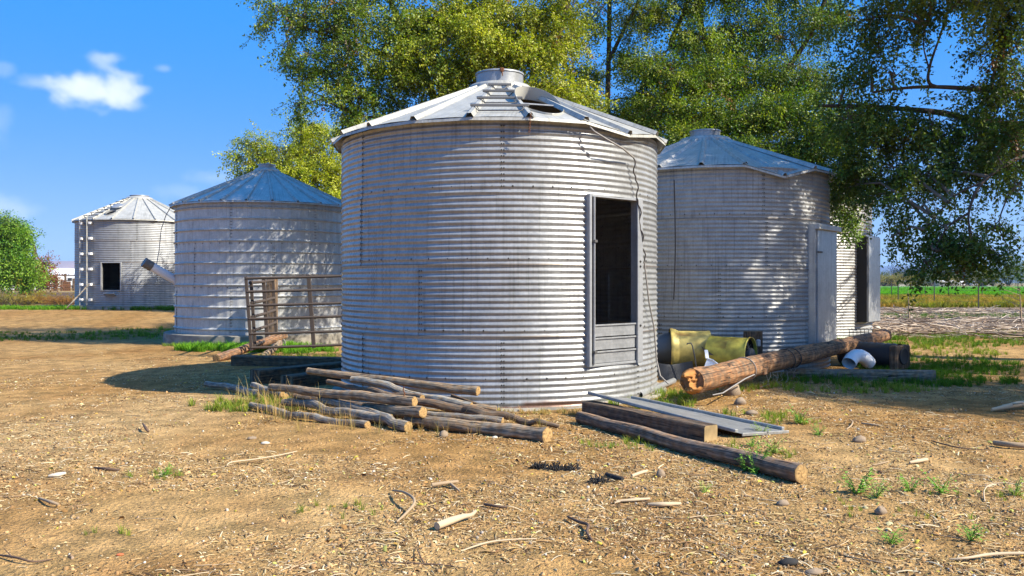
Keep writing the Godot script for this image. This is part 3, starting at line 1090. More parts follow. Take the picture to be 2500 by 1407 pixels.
func build_log_pile() -> void:
	var g := "logs in the pile before the central bin"
	var L := "log"
	log_thing("log", "tan log lying on top of the pile, its round end highest at the right", L, g, Vector3(-2.448, 0.363, -10), Vector3(-0.37, 0.25, -8.95), 0.04, 0.05, mats.log_tan, 1)
	log_thing("log", "pale grey log with a broken tip, just below the topmost log", L, g, Vector3(-1.831, 0.329, -9.45), Vector3(-0.428, 0.133, -8.7), 0.036, 0.042, mats.log_pale, 2, 0.08)
	log_thing("log", "thick straight tan log across the middle, bent nail near its sawn end", L, g, Vector3(-2.717, 0.242, -9.4), Vector3(-0.965, 0.241, -8.25), 0.042, 0.052, mats.log_tan, 3)
	log_thing("log", "pale bleached log reaching farthest left out of the pile", L, g, Vector3(-4.086, 0.07, -11.2), Vector3(-2.704, 0.048, -10), 0.036, 0.048, mats.log_pale, 4, 0.06)
	log_thing("log", "short whitish log stub beside the bleached left log", L, g, Vector3(-3.242, 0.142, -10.4), Vector3(-2.726, 0.101, -9.9), 0.034, 0.036, mats.log_pale, 5)
	log_thing("log", "gnarled grey log with a knobbed end low at the front", L, g, Vector3(-2.542, 0.109, -9.2), Vector3(-0.973, 0.048, -7.98), 0.038, 0.05, mats.log_grey, 6, 0.14, 0.35)
	log_thing("log", "thin dark grey log lowest at the front left of the pile", L, g, Vector3(-2.911, 0.052, -9.25), Vector3(-1.418, 0.023, -8.1), 0.034, 0.036, mats.log_grey, 7, 0.10, 0.2)
	log_thing("log", "grey split log leaning down between the gnarled log and the thick tan log", L, g, Vector3(-2.062, 0.164, -9), Vector3(-1.192, 0.082, -8.25), 0.046, 0.038, mats.log_grey, 8)
	log_thing("log", "brown log with a wide pale sawn end in the middle of the pile", L, g, Vector3(-1.531, 0.125, -8.7), Vector3(-0.863, 0.162, -8.05), 0.045, 0.053, mats.log_tan, 9)
	log_thing("log", "longest front log, ending thick and sawn at the lower right of the pile", L, g, Vector3(-1.046, 0.062, -8.25), Vector3(0.321, 0.068, -7.42), 0.055, 0.072, mats.log_tan, 10, 0.05)
	log_thing("log", "slim silvery log lying behind the longest front log", L, g, Vector3(-0.856, 0.083, -8.45), Vector3(-0.089, 0.066, -8.2), 0.034, 0.040, mats.log_grey, 11)
	log_thing("log", "slender brown log under the pale grey log", L, g, Vector3(-2.147, 0.246, -9.75), Vector3(-0.957, 0.198, -8.85), 0.03, 0.034, mats.log_brown, 12, 0.08)
	log_thing("log", "dark log with a small round light end near the bin wall", L, g, Vector3(-1.047, 0.179, -8.8), Vector3(-0.437, 0.109, -8.55), 0.04, 0.045, mats.log_brown, 13)
	log_thing("log", "blackened splintered log tapering to a point at the pile's right", L, g, Vector3(-0.465, 0.097, -8.6), Vector3(0.446, 0.031, -8.1), 0.055, 0.018, mats.log_brown, 14, 0.12, 0.35, 3)
	log_thing("log", "hidden dark log under the middle of the pile", L, g, Vector3(-2.449, 0.131, -9.4), Vector3(-1.057, 0.064, -8.6), 0.05, 0.05, mats.log_brown, 15)
	log_thing("log", "short split tan log beside the small round light end", L, g, Vector3(-0.516, 0.126, -8.75), Vector3(-0.171, 0.099, -8.7), 0.035, 0.04, mats.log_tan, 16)
	beam_thing("board", "narrow black board leaning on the bin behind the pile", Vector3(-0.655, 0.195, -9), Vector3(-0.301, 0.109, -8.75), 0.03, 0.05, mats.tie_dark, "board")
	var mb := MB.new()
	mb.tube([Vector3(-1.081, 0.274, -8.3), Vector3(-1.069, 0.323, -8.3), Vector3(-1.085, 0.352, -8.3), Vector3(-1.077, 0.389, -8.3)], [0.006], 5)
	single("nail", mb, mats.rust, "bent rusty nail standing out of the thick tan log", "nail")

func build_right_timber() -> void:
	var p := log_thing("fence_pole", "long weathered round pole lying nearest the camera at the lower right", "pole", "", Vector3(0.67, 0.061, -8.41), Vector3(2.051, 0.068, -5.91), 0.056, 0.066, mats["log_brown2"], 31, 0.04, 0.05)
	p.set_meta("kind", "thing")
	beam_thing("timber", "dark square timber under the grey metal panel", Vector3(0.814, 0.082, -8.9), Vector3(1.792, 0.061, -7.5), 0.17, 0.155, mats["tie_brown"], "timber", "", 3)
	# metal panel: tray with two side rails
	var a := Vector3(0.814, 0.235, -8.9)
	var c := Vector3(2.1, 0.043, -7.6)
	var d := Vector3(2.626, 0.015, -7.9)
	var e := Vector3(1.314, 0.152, -9.15)
	var o := thing("metal_tray", "long grey sheet metal panel with raised edges propped on the square timber", "metal panel", (a + b_mid(c, d)) * 0.5)
	var off := o.position
	var mb := MB.new()
	for i in 13:
		for j in 5:
			var f := i / 12.0
			var s := j / 4.0
			mb.p(a.lerp(c, f).lerp(e.lerp(d, f), s) - off + Vector3(0, 0.006 * nz.get_noise_2d(f * 60.0, s * 60.0), 0), Vector2(s * 0.6, f * 2.0))
	for i in 12:
		for j in 4:
			var q := i * 5 + j
			mb.quad(q, q + 5, q + 6, q + 1)
	part(o, "sheet", mb, mats.panel_grey)
	for k in 2:
		mb = MB.new()
		var r0 := (a if k == 0 else e) - off
		var r1 := (c if k == 0 else d) - off
		var up := (c - a).cross(e - a).normalized()
		if up.y < 0.0:
			up = -up
		mb.bar(r0 + up * 0.012, r1.lerp(r0, 0.03) + up * 0.012, 0.05, 0.034, up, 0.006)
		part(o, "side_rail", mb, mats.panel_grey)
	mb = MB.new()
	mb.bar(c - off - Vector3(0, 0.008, 0), d - off - Vector3(0, 0.008, 0), 0.012, 0.03)
	part(o, "end_lip", mb, mats.panel_grey)
	# rotten-ended utility pole
	var n0 := Vector3(2.088, 0.277, -9.65)
	var n1 := Vector3(7.137, 0.417, -15.9)
	o = log_thing("utility_pole", "long reddish brown utility pole with a rotted orange end, raised off the ground", "utility pole", "", n0, n1, 0.148, 0.112, mats.pole_red, 41, 0.03, 0.03, 1)
	off = o.position
	mb = MB.new()
	var dir := (n0 - n1).normalized()
	var sd := dir.cross(Vector3.UP).normalized()
	var uu := sd.cross(dir)
	var rn := FastNoiseLite.new()
	rn.seed = 77
	rn.frequency = 7.0
	rn.fractal_octaves = 5
	var ctr := mb.p(n0 + dir * 0.02 - off, Vector2.ZERO, Color(0.3, 0.16, 0.07))
	for k in 12:
		for j in 40:
			var r := 0.150 * (k + 1) / 12.0
			var w := TAU * j / 40
			var q := n0 + (sd * cos(w) + uu * sin(w)) * r
			var h := rn.get_noise_3dv(q)
			var edge := smoothstep(0.16, 0.10, r)
			mb.p(q + dir * (0.03 + 0.20 * h) * edge - off, Vector2.ZERO, Color(0.25, 0.11, 0.04).lerp(Color(1.0, 0.68, 0.36), smoothstep(-0.35, 0.15, h)))
	for j in 40:
		var j2 := (j + 1) % 40
		mb.tri(ctr, 1 + j2, 1 + j)
		for k in 11:
			var q := 1 + k * 40
			mb.quad(q + j2, q + 40 + j2, q + 40 + j, q + j)
	part(o, "rotten_end", mb, mats.rot)
	for k in 3:
		var f: float = [0.185, 0.36, 0.39][k]
		mb = MB.new()
		var c0 := n0.lerp(n1, f) - off
		var pts := []
		for j in 19:
			var w := TAU * j / 18
			pts.append(c0 + (sd * cos(w) + uu * sin(w)) * (lerpf(0.148, 0.112, f) + 0.012) + dir * 0.03 * sin(w))
		mb.tube(pts, [0.008], 6, false)
		part(o, "wire_loop", mb, mats.cable if k == 0 else mats.wire)
	mb = MB.new()
	mb.box(Transform3D(Basis(sd, uu, dir), n0.lerp(n1, 0.25) - off + sd * 0.0 - uu * 0.07 + Vector3(0, 0, 0.13)), Vector3(0.07, 0.09, 0.09), 0.01)
	part(o, "wood_block", mb, mats.pole_orange)
	hanging("cable", "pale cable trailing along the front of the utility pole", [Vector3(2.313, 0.127, -9.6), Vector3(2.443, 0.144, -9.65), Vector3(2.592, 0.196, -9.8), Vector3(2.858, 0.247, -10.2), Vector3(3.027, 0.275, -10.4)], 0.009, mats.cable)
	# loose wires hanging under the pole
	mb = MB.new()
	for k in 9:
		var s0 := n0.lerp(n1, 0.26 + 0.018 * k) - Vector3(0, 0.1, -0.1)
		var pts := []
		for j in 6:
			var f := j / 5.0
			pts.append(s0 + Vector3(rng.randf_range(-0.09, 0.09) * f * 1.6, -0.24 * f, 0.10 * f + rng.randf_range(-0.03, 0.03)))
		mb.tube(pts, [0.003], 4)
	single("wire_tangle", mb, mats.cable, "tangle of thin wires hanging below the utility pole", "wire")
	mb = MB.new()
	mb.blob(Vector3(0, 0.06, 0), Vector3(0.11, 0.10, 0.10), nz, 0.4)
	single("stone", mb, mats.stone, "round grey stone propping the utility pole near its rotted end", "stone", Vector3(2.778, 0, -10.502))
	beam_thing("timber", "long grey squared beam lying in the shade beside the white elbow pipe", Vector3(4.119, 0.013, -12.6), Vector3(6.049, 0.068, -11.9), 0.17, 0.20, mats.beam_grey, "timber", "", 5)
	# pipes under the far end of the pole
	mb = MB.new()
	mb.tube([Vector3(5.809, 0.119, -13.55), Vector3(5.7, 0.202, -13.45), Vector3(5.585, 0.25, -13.35), Vector3(5.465, 0.259, -13.25), Vector3(5.36, 0.216, -13.15), Vector3(5.292, 0.152, -13.08)], [0.105, 0.105, 0.105, 0.105, 0.107, 0.11], 22, false)
	single("elbow_pipe", mb, mats.white_pipe, "white plastic elbow pipe lying in front of the black culvert", "pipe")
	o = thing("culvert_pipe", "black corrugated culvert pipe with open end lying under the pole", "pipe", Vector3(6.029, 0, -13.935))
	mb = MB.new()
	var prof := []
	for k in 21:
		prof.append(Vector2(0.20 + (0.012 if k % 2 == 0 else 0.0), k * 0.05))
	var ay := Vector3(0.60, 0, 0.80)
	var cb := Basis(Vector3(0, 1, 0), ay, Vector3(0, 1, 0).cross(ay))
	mb.lathe(prof, 24, Transform3D(cb, Vector3(0.32, 0.21, 0.30) - ay * 1.0))
	part(o, "barrel", mb, mats.charcoal_sheet)
	mb = MB.new()
	mb.box(Transform3D(cb, Vector3(0.32, 0.20, 0.30)), Vector3(0.40, 0.12, 0.46), 0.02)
	part(o, "end_collar", mb, mats.tie_brown)
	mb = MB.new()
	mb.lathe([Vector2(0.135, 0.0), Vector2(0.135, 0.02), Vector2(0.115, 0.02), Vector2(0.10, 0.005), Vector2(0.001, 0.004)], 24, Transform3D(cb, Vector3(0.32, 0.22, 0.30) + ay * 0.062))
	part(o, "black_mouth", mb, mats.black)  # closed black dish painted for the shade inside the pipe
	# wire rack leaning on the far bin
	o = thing("wire_rack", "small black wire rack standing on the pole beside the far bin", "wire rack", Vector3(6.367, 0.439, -15.2))
	for k in 7:
		mb = MB.new()
		mb.tube([Vector3(-0.21 + k * 0.07, 0.0, 0), Vector3(-0.21 + k * 0.07, 0.13, 0), Vector3(-0.21 + k * 0.07, 0.14, -0.08)], [0.006], 5)
		part(o, "rod", mb, mats.wire)
	for y in [0.0, 0.07, 0.13]:
		mb = MB.new()
		mb.tube([Vector3(-0.22, y, 0.004), Vector3(0.22, y, 0.004)], [0.007], 5)
		part(o, "rail", mb, mats.wire)
	mb = MB.new()
	mb.tube([Vector3(1.571, 0.04, -10.244), Vector3(1.872, 0.045, -10.88), Vector3(2.263, 0.05, -11.653)], [0.04], 14, false)
	mb.tube([Vector3(1.571, 0.04, -10.244), Vector3(1.872, 0.045, -10.88), Vector3(2.263, 0.05, -11.653)], [0.034], 14, false, Color(0.1, 0.1, 0.1))
	single("metal_pipe", mb, mats.zinc_left, "grey metal pipe lying at the central bin's right foot", "pipe")

func b_mid(p: Vector3, q: Vector3) -> Vector3:
	return (p + q) * 0.5

func build_fans() -> void:
	# axis to the right (y of the lathe becomes local x)
	var ax := Basis(Vector3(0, 0, 1), Vector3(1, 0, 0), Vector3(0, 1, 0))
	for k in 2:
		var o: Node3D
		if k == 0:
			o = thing("fan_housing", "larger yellow fan housing with a wide flared rim, left of the pair", "fan housing", Vector3(2.758, 0.372, -12.75), -0.10, "yellow bin fan housings")
		else:
			o = thing("fan_housing", "smaller rust streaked yellow fan housing with motor, right of the pair", "fan housing", Vector3(3.242, 0.381, -12.35), -0.62, "yellow bin fan housings")
		o.position.y = 0.40 if k == 0 else 0.36
		var mb := MB.new()
		var prof := []
		if k == 0:
			prof = [[0.315, -0.34], [0.325, -0.33], [0.325, -0.30], [0.315, -0.29], [0.31, -0.25], [0.295, -0.23], [0.285, -0.20], [0.282, 0.22], [0.29, 0.23], [0.29, 0.26], [0.275, 0.26], [0.270, -0.3]]
		else:
			prof = [[0.265, -0.30], [0.268, -0.28], [0.262, -0.27], [0.258, 0.0], [0.262, 0.01], [0.258, 0.02], [0.256, 0.28], [0.27, 0.29], [0.27, 0.31], [0.25, 0.31], [0.245, -0.28]]
		var pv := []
		for q in prof:
			pv.append(Vector2(q[0], q[1]))
		mb.lathe(pv, 40, Transform3D(ax, Vector3.ZERO))
		for i in mb.v.size():
			var q := mb.v[i]
			var n := nz.get_noise_3d(q.x * 12.0 + k * 50.0, q.y * 8.0, q.z * 8.0)
			var topr := smoothstep(0.16, 0.27, q.y) * 0.7
			mb.c[i] = Color(1, 1, 1).lerp(Color(0.35, 0.14, 0.06), clampf(smoothstep(0.30, 0.60, n + topr * 0.35) * 0.7, 0, 1))
			mb.uv[i] = mb.uv[i] * Vector2(0.3, 1.0)
		part(o, "housing", mb, mats.fan_yellow if k == 0 else mats.fan_green)
		if k == 1:
			mb = MB.new()
			mb.lathe([Vector2(0.243, -0.10), Vector2(0.243, 0.27), Vector2(0.236, 0.27), Vector2(0.236, -0.09), Vector2(0.001, -0.09)], 36, Transform3D(ax, Vector3.ZERO))
			part(o, "black_cavity", mb, mats.black)  # black sleeve and disc paint the shade inside the open end
		# motor, hub, blades
		mb = MB.new()
		var mx := 0.14 if k == 1 else 0.0
		mb.lathe([Vector2(0.001, -0.12 + mx), Vector2(0.10, -0.12 + mx), Vector2(0.11, -0.08 + mx), Vector2(0.11, 0.17 + mx), Vector2(0.09, 0.2 + mx), Vector2(0.001, 0.21 + mx)], 20, Transform3D(ax, Vector3.ZERO))
		var mo := part(o, "motor", mb, mats.dark_steel)
		for j in 6:
			mb = MB.new()
			var w := TAU * j / 6
			var rd := Vector3(0, cos(w), sin(w))
			var tg := Vector3(0.6, -sin(w) * 0.8, cos(w) * 0.8)
			mb.box(Transform3D(Basis(tg.normalized(), rd, tg.cross(rd).normalized()), rd * 0.17 + Vector3(0.1 + mx * 0.8, 0, 0)), Vector3(0.09, 0.15, 0.006), 0.002)
			part(mo, "blade", mb, mats.dark_steel)
		for j in 3:
			mb = MB.new()
			var w := TAU * j / 3 + 0.5
			mb.bar(Vector3(0.15 + mx, cos(w) * 0.10, sin(w) * 0.10), Vector3(0.15 + mx, cos(w) * 0.25, sin(w) * 0.25), 0.04, 0.01, Vector3.RIGHT)
			part(o, "motor_strut", mb, mats.dark_steel)
		if k == 1:
			mb = MB.new()
			mb.tube([Vector3(0.27, -0.07, 0.26), Vector3(0.33, -0.075, 0.29), Vector3(0.45, -0.08, 0.27)], [0.022, 0.026, 0.02], 10)
			part(o, "pipe_stub", mb, mats.zinc_left)
			mb = MB.new()
			mb.face([Vector3(-0.36, 0.12, 0.25), Vector3(-0.14, -0.0, 0.30), Vector3(-0.27, 0.0, 0.28)], Vector3.ZERO)
			mb.face([Vector3(-0.36, 0.12, 0.245), Vector3(-0.14, -0.0, 0.295), Vector3(-0.27, 0.0, 0.27)], Vector3(0, 0, 9))
			part(o, "bent_flap", mb, mats.dark_steel)
		for s in [-1, 1]:
			mb = MB.new()
			mb.box(Transform3D(Basis(), Vector3(s * 0.18, -0.325, 0)), Vector3(0.05, 0.17, 0.36), 0.01)
			part(o, "foot", mb, mats.dark_steel)
	# grey transition duct left of the fans
	var mb := MB.new()
	mb.lathe([Vector2(0.20, -0.28), Vector2(0.30, 0.18), Vector2(0.31, 0.20), Vector2(0.28, 0.18), Vector2(0.18, -0.27), Vector2(0.001, -0.27)], 30, Transform3D(ax, Vector3.ZERO))
	single("duct", mb, mats.fan_grey, "dark grey round duct against the left side of the yellow fans", "duct", Vector3(2.416, 0.39, -13) * Vector3(1, 0, 1) + Vector3(0, 0.38, 0), 0.1)
	mb = MB.new()
	for i in 9:
		for j in 5:
			mb.p(Vector3(-0.26 + i * 0.065, 0.24 - j * 0.06 - 0.03 * sin(i * 0.5), 0.10 * j / 4.0 + 0.03 * sin(i * 0.8)), Vector2(i, j))
	for i in 8:
		for j in 4:
			var q := i * 5 + j
			mb.quad(q, q + 1, q + 6, q + 5)
	single("rubber_sheet", mb, mats.charcoal_sheet, "charcoal sheet leaning below the grey duct", "sheet", Vector3(2.413, 0, -12.334))
	# hooked rod
	mb = MB.new()
	mb.tube([Vector3(2.567, 0.513, -12.2), Vector3(2.567, 0.531, -12.2), Vector3(2.621, 0.537, -12.2), Vector3(2.645, 0.495, -12.2), Vector3(2.676, 0.29, -12.15), Vector3(2.689, 0.087, -12.1)], [0.011], 6)
	single("hooked_rod", mb, mats.dark_steel, "dark hooked steel rod leaning on the larger yellow fan", "rod")
	# torn white bracket between the fans
	mb = MB.new()
	var w0 := Vector3(2.796, 0.452, -12)
	var w1 := Vector3(2.791, 0.337, -11.9)
	var w2 := Vector3(2.855, 0.318, -11.85)
	var w3 := Vector3(2.991, 0.2, -11.7)
	var w4 := Vector3(2.703, 0.172, -11.8)
	mb.face([w1, w2, w3, w4], Vector3(0, 0, -20))
	mb.face([w1 - Vector3(0, 0, 0.01), w2 - Vector3(0, 0, 0.01), w3 - Vector3(0, 0, 0.01), w4 - Vector3(0, 0, 0.01)], Vector3.ZERO)
	mb.bar(w0, w1, 0.05, 0.015)
	mb.tube([w1, w2, w3.lerp(w2, 0.4), w3], [0.014], 8)
	single("bent_bracket", mb, mats.white_pipe, "bent white metal bracket between the two yellow fans", "bracket")
	beam_thing("post", "short wide dark post standing behind the smaller yellow fan", Vector3(3.692, 0.109, -12.75), Vector3(3.692, 0.679, -12.75), 0.28, 0.06, mats.tie_brown, "post", "", 8)
	# junk box on the post
	mb = MB.new()
	mb.box(Transform3D(Basis(), Vector3(3.729, 0.508, -12.6)), Vector3(0.06, 0.11, 0.05), 0.015)
	single("junction_box", mb, mats.grey_paint, "small grey electrical box fixed to the dark post", "box")

# ---------------------------------------------------------------- gates, left
func gate(label: String, a: Vector3, b: Vector3, ys: Array, uprights: Array, lean: Vector3, r := 0.026) -> void:
	var o := thing("livestock_gate", label, "gate", a, 0.0, "steel pipe gates beside the ribbed bin")
	var d := b - a
	for k in ys.size():
		var mb := MB.new()
		var sk: Vector3 = lean * ys[k]
		mb.tube([sk + Vector3(0, ys[k], 0), sk + d * 0.5 + Vector3(0, ys[k] - 0.012, 0), sk + d + Vector3(0, ys[k], 0)], [r], 8)
		part(o, "rail", mb, mats.gate_steel)
	for f in uprights:
		var mb := MB.new()
		var t: float = f
		mb.bar(d * t + lean * (ys[0] - 0.05) + Vector3(0, ys[0] - 0.05, 0), d * t + lean * (ys[-1] + 0.04) + Vector3(0, ys[-1] + 0.04, 0), 0.075 if t > 0.1 and t < 0.9 else 0.06, 0.03, Vector3(0, 0, 1))
		part(o, "upright", mb, mats.gate_steel)

func build_left_junk() -> void:
	gate("wide rusty pipe gate standing beside the ribbed bin, facing the camera", Vector3(-4.87, 0.0, -15.6), Vector3(-1.9, 0.10, -15.9), [0.20, 0.46, 0.74, 0.99, 1.25, 1.50], [0.0, 0.385, 1.0], Vector3(-0.075, 0, 0))
	gate("narrower pipe gate swung back behind the wide gate's left end", Vector3(-4.84, 0.0, -15.66), Vector3(-5.0, 0.06, -17.75), [0.24, 0.52, 0.78, 1.04, 1.42], [0.04, 0.55, 0.98], Vector3(-0.06, 0, 0), 0.03)
	beam_thing("post", "square weathered wooden post behind the pipe gates", Vector3(-5.186, 0.186, -18), Vector3(-5.186, 1.505, -18), 0.20, 0.20, mats.log_brown, "post", "", 9)
	log_thing("fallen_post", "orange brown round post lying under the pipe gates, one end raised", "post", "", Vector3(-5.332, 0.053, -15), Vector3(-4.765, 0.313, -17.4), 0.075, 0.085, mats.pole_orange, 51, 0.02, 0.05, 2)
	log_thing("fallen_post", "short bleached post lying across under the narrower gate", "post", "", Vector3(-4.678, 0.029, -15.6), Vector3(-4.703, 0.195, -16.9), 0.06, 0.06, mats.log_tan, 52)
	var mb := MB.new()
	var x := Transform3D(Basis(Vector3(0, 1, 0), Vector3(0.5, 0, 0.86), Vector3(0.86, 0, -0.5)), Vector3(-4.786, 0.173, -17.2))
	mb.lathe([Vector2(0.11, -0.9), Vector2(0.11, 0.0), Vector2(0.10, 0.0), Vector2(0.095, -0.6), Vector2(0.001, -0.6)], 20, x)
	single("pipe", mb, mats.white_pipe, "white plastic pipe with open dark end beside the fallen orange post", "pipe")
	beam_thing("timber", "dark timber lying across in front of the pipe gates", Vector3(-4.767, 0.075, -14.3), Vector3(-2.808, 0.062, -14), 0.25, 0.20, mats.tie_dark, "timber", "", 11)
	beam_thing("timber", "black railroad tie with square end in the central bin's shadow", Vector3(-2.569, 0.08, -12.9), Vector3(-3.628, 0.073, -11.75), 0.26, 0.24, mats.tie_dark, "timber", "", 12)
	beam_thing("timber", "second black railroad tie between the square ended tie and the log pile", Vector3(-2.399, 0.075, -12.2), Vector3(-3.029, 0.07, -11.2), 0.24, 0.20, mats.tie_dark, "timber", "", 13)
	var pl := Vector3(-15.678, 1.379, -30.9)
	beam_thing("plank", "pale plank leaning against the distant bin's ladder", Vector3(-16.353, 0.492, -30.6), pl, 0.12, 0.05, mats.log_pale, "plank", "", 14)
	beam_thing("plank", "pale board lying flat on the dirt near the leaning plank", on_ground(-19.4, -34.2, 0.05), on_ground(-17.9, -34.0, 0.04), 0.25, 0.04, mats.log_pale, "plank", "", 15)

# ---------------------------------------------------------------- plants
func leaf_cluster(leaves: int, length: float, ll: float, lw: float, sd: int) -> ArrayMesh:
	var mb := MB.new()
	var r := RandomNumberGenerator.new()
	r.seed = sd
	for k in leaves:
		var f := (k + 0.6) / leaves
		var at := Vector3(0.06 * sin(f * 4.0), -0.10 * f * f, length * f)
		var side := 1.0 if k % 2 == 0 else -1.0
		var d := Vector3(side * r.randf_range(0.4, 1.0), r.randf_range(-0.9, 0.35), r.randf_range(0.1, 0.9)).normalized()
		var n := Vector3(r.randf_range(-0.7, 0.7), 1.0, r.randf_range(-0.7, 0.7)).normalized()
		var w := d.cross(n).normalized()
		n = w.cross(d)
		var l := ll * r.randf_range(0.7, 1.25)
		var ww := lw * r.randf_range(0.8, 1.2)
		at += d * 0.02 + Vector3(r.randf_range(-0.05, 0.05), r.randf_range(-0.05, 0.05), 0)
		var sh := r.randf_range(0.75, 1.2)
		var col := Color(sh * r.randf_range(0.9, 1.12), sh, sh)
		var a := mb.p(at, Vector2.ZERO, col)
		var b := mb.p(at + d * l * 0.45 + w * ww * 0.5 + n * ww * 0.18, Vector2.ZERO, col)
		var t := mb.p(at + d * l - n * l * 0.12, Vector2.ZERO, col)
		var e := mb.p(at + d * l * 0.45 - w * ww * 0.5 + n * ww * 0.18, Vector2.ZERO, col)
		mb.tri(a, b, t)
		mb.tri(a, t, e)
	mb.tube([Vector3.ZERO, Vector3(0.03, -0.03, length * 0.5), Vector3(0.05, -0.1, length)], [0.004, 0.003, 0.0015], 3, false, Color(0.5, 0.38, 0.5))
	return mb.mesh()

# limbs: [[points], r0, r1]; blobs: [centre, radii, leaf clusters, tint]
func tree(called: String, label: String, group: String, base: Vector3, limbs: Array, blobs: Array, lf: Array, sd: int, size := 1.0, bark: Material = null, twigs := 6) -> Node3D:
	var o := thing(called, label, "tree", base, 0.0, group)
	var r := RandomNumberGenerator.new()
	r.seed = sd
	var trunk := MB.new()
	var spots := []
	for l in limbs:
		var pts: Array = l[0]
		var path := []
		var rad := []
		var n := pts.size()
		for i in n - 1:
			for k in 5:
				var f := k / 5.0
				var q: Vector3 = pts[i].cubic_interpolate(pts[i + 1], pts[maxi(i - 1, 0)], pts[mini(i + 2, n - 1)], f)
				path.append(q - base)
				rad.append(lerpf(l[1], l[2], (i + f) / (n - 1)))
		path.append(pts[n - 1] - base)
		rad.append(l[2])
		trunk.tube(path, rad, 10, true, Color.WHITE, 0.25, nz)
		for q in path:
			spots.append(q)
	part(o, "trunk", trunk, bark if bark else mats.bark)
	var br := MB.new()
	var xf := []
	var cols := []
	for bl in blobs:
		var c: Vector3 = bl[0] - base
		var s: Vector3 = bl[1]
		var best: Vector3 = spots[0]
		for q in spots:
			if q.y < c.y + s.y * 1.5 and q.distance_squared_to(c) < best.distance_squared_to(c):
				best = q
		var mid := best.lerp(c, 0.55) + Vector3(r.randf_range(-0.12, 0.12), r.randf_range(0.0, 0.25), r.randf_range(-0.12, 0.12)) * size
		if best.distance_to(c) > 0.05:
			br.tube([best, mid, c], [0.030 * size, 0.020 * size, 0.012 * size], 5, false)
		var cnt: int = bl[2]
		var subs := maxi(2, cnt / twigs)
		var tint: float = bl[3]
		var shade := r.randf_range(0.85, 1.15)
		for k in subs:
			var d := Vector3(r.randfn(), r.randfn(), r.randfn()).normalized() * pow(r.randf(), 0.38)
			var tip := c + d * s
			var from := c.lerp(mid, r.randf() * 0.7)
			var bend := from.lerp(tip, 0.5) + Vector3(0, 0.10 * size, 0)
			if k % 2 == 0 or subs < 14:
				br.tube([from, bend, tip], [0.010 * size, 0.007 * size, 0.004 * size], 3, false)
			for m in twigs:
				var f := 0.35 + 0.75 * (m + r.randf()) / twigs
				var at := from.lerp(bend, f * 2.0) if f < 0.5 else bend.lerp(tip, f * 2.0 - 1.0)
				at += Vector3(r.randfn(), r.randfn(), r.randfn()) * 0.07 * size
				var dir := (tip - from).normalized() + Vector3(r.randfn() * 0.6, r.randfn() * 0.4 - 0.55, r.randfn() * 0.6)
				if dir.length() < 0.1:
					dir = Vector3.DOWN
				dir = dir.normalized()
				var up := Vector3(r.randfn(), r.randf() + 0.4, r.randfn()).normalized()
				if absf(up.dot(dir)) > 0.95:
					up = dir.cross(Vector3.RIGHT).normalized()
				xf.append(Transform3D(Basis.looking_at(-dir, up).scaled(Vector3.ONE * size * r.randf_range(0.75, 1.2)), at))
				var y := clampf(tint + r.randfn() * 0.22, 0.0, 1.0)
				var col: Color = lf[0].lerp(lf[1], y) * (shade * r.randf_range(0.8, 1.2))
				if lf.size() > 2 and r.randf() < 0.012:
					col = lf[2]
				cols.append(Color(col.r, col.g, col.b))
	part(o, "branch", br, mats.twig_bark, "stuff")
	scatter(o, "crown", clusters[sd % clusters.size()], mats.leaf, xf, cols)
	return o

var clusters := []
const GREEN := Color(0.045, 0.085, 0.012)
const YELLOW := Color(0.22, 0.21, 0.018)

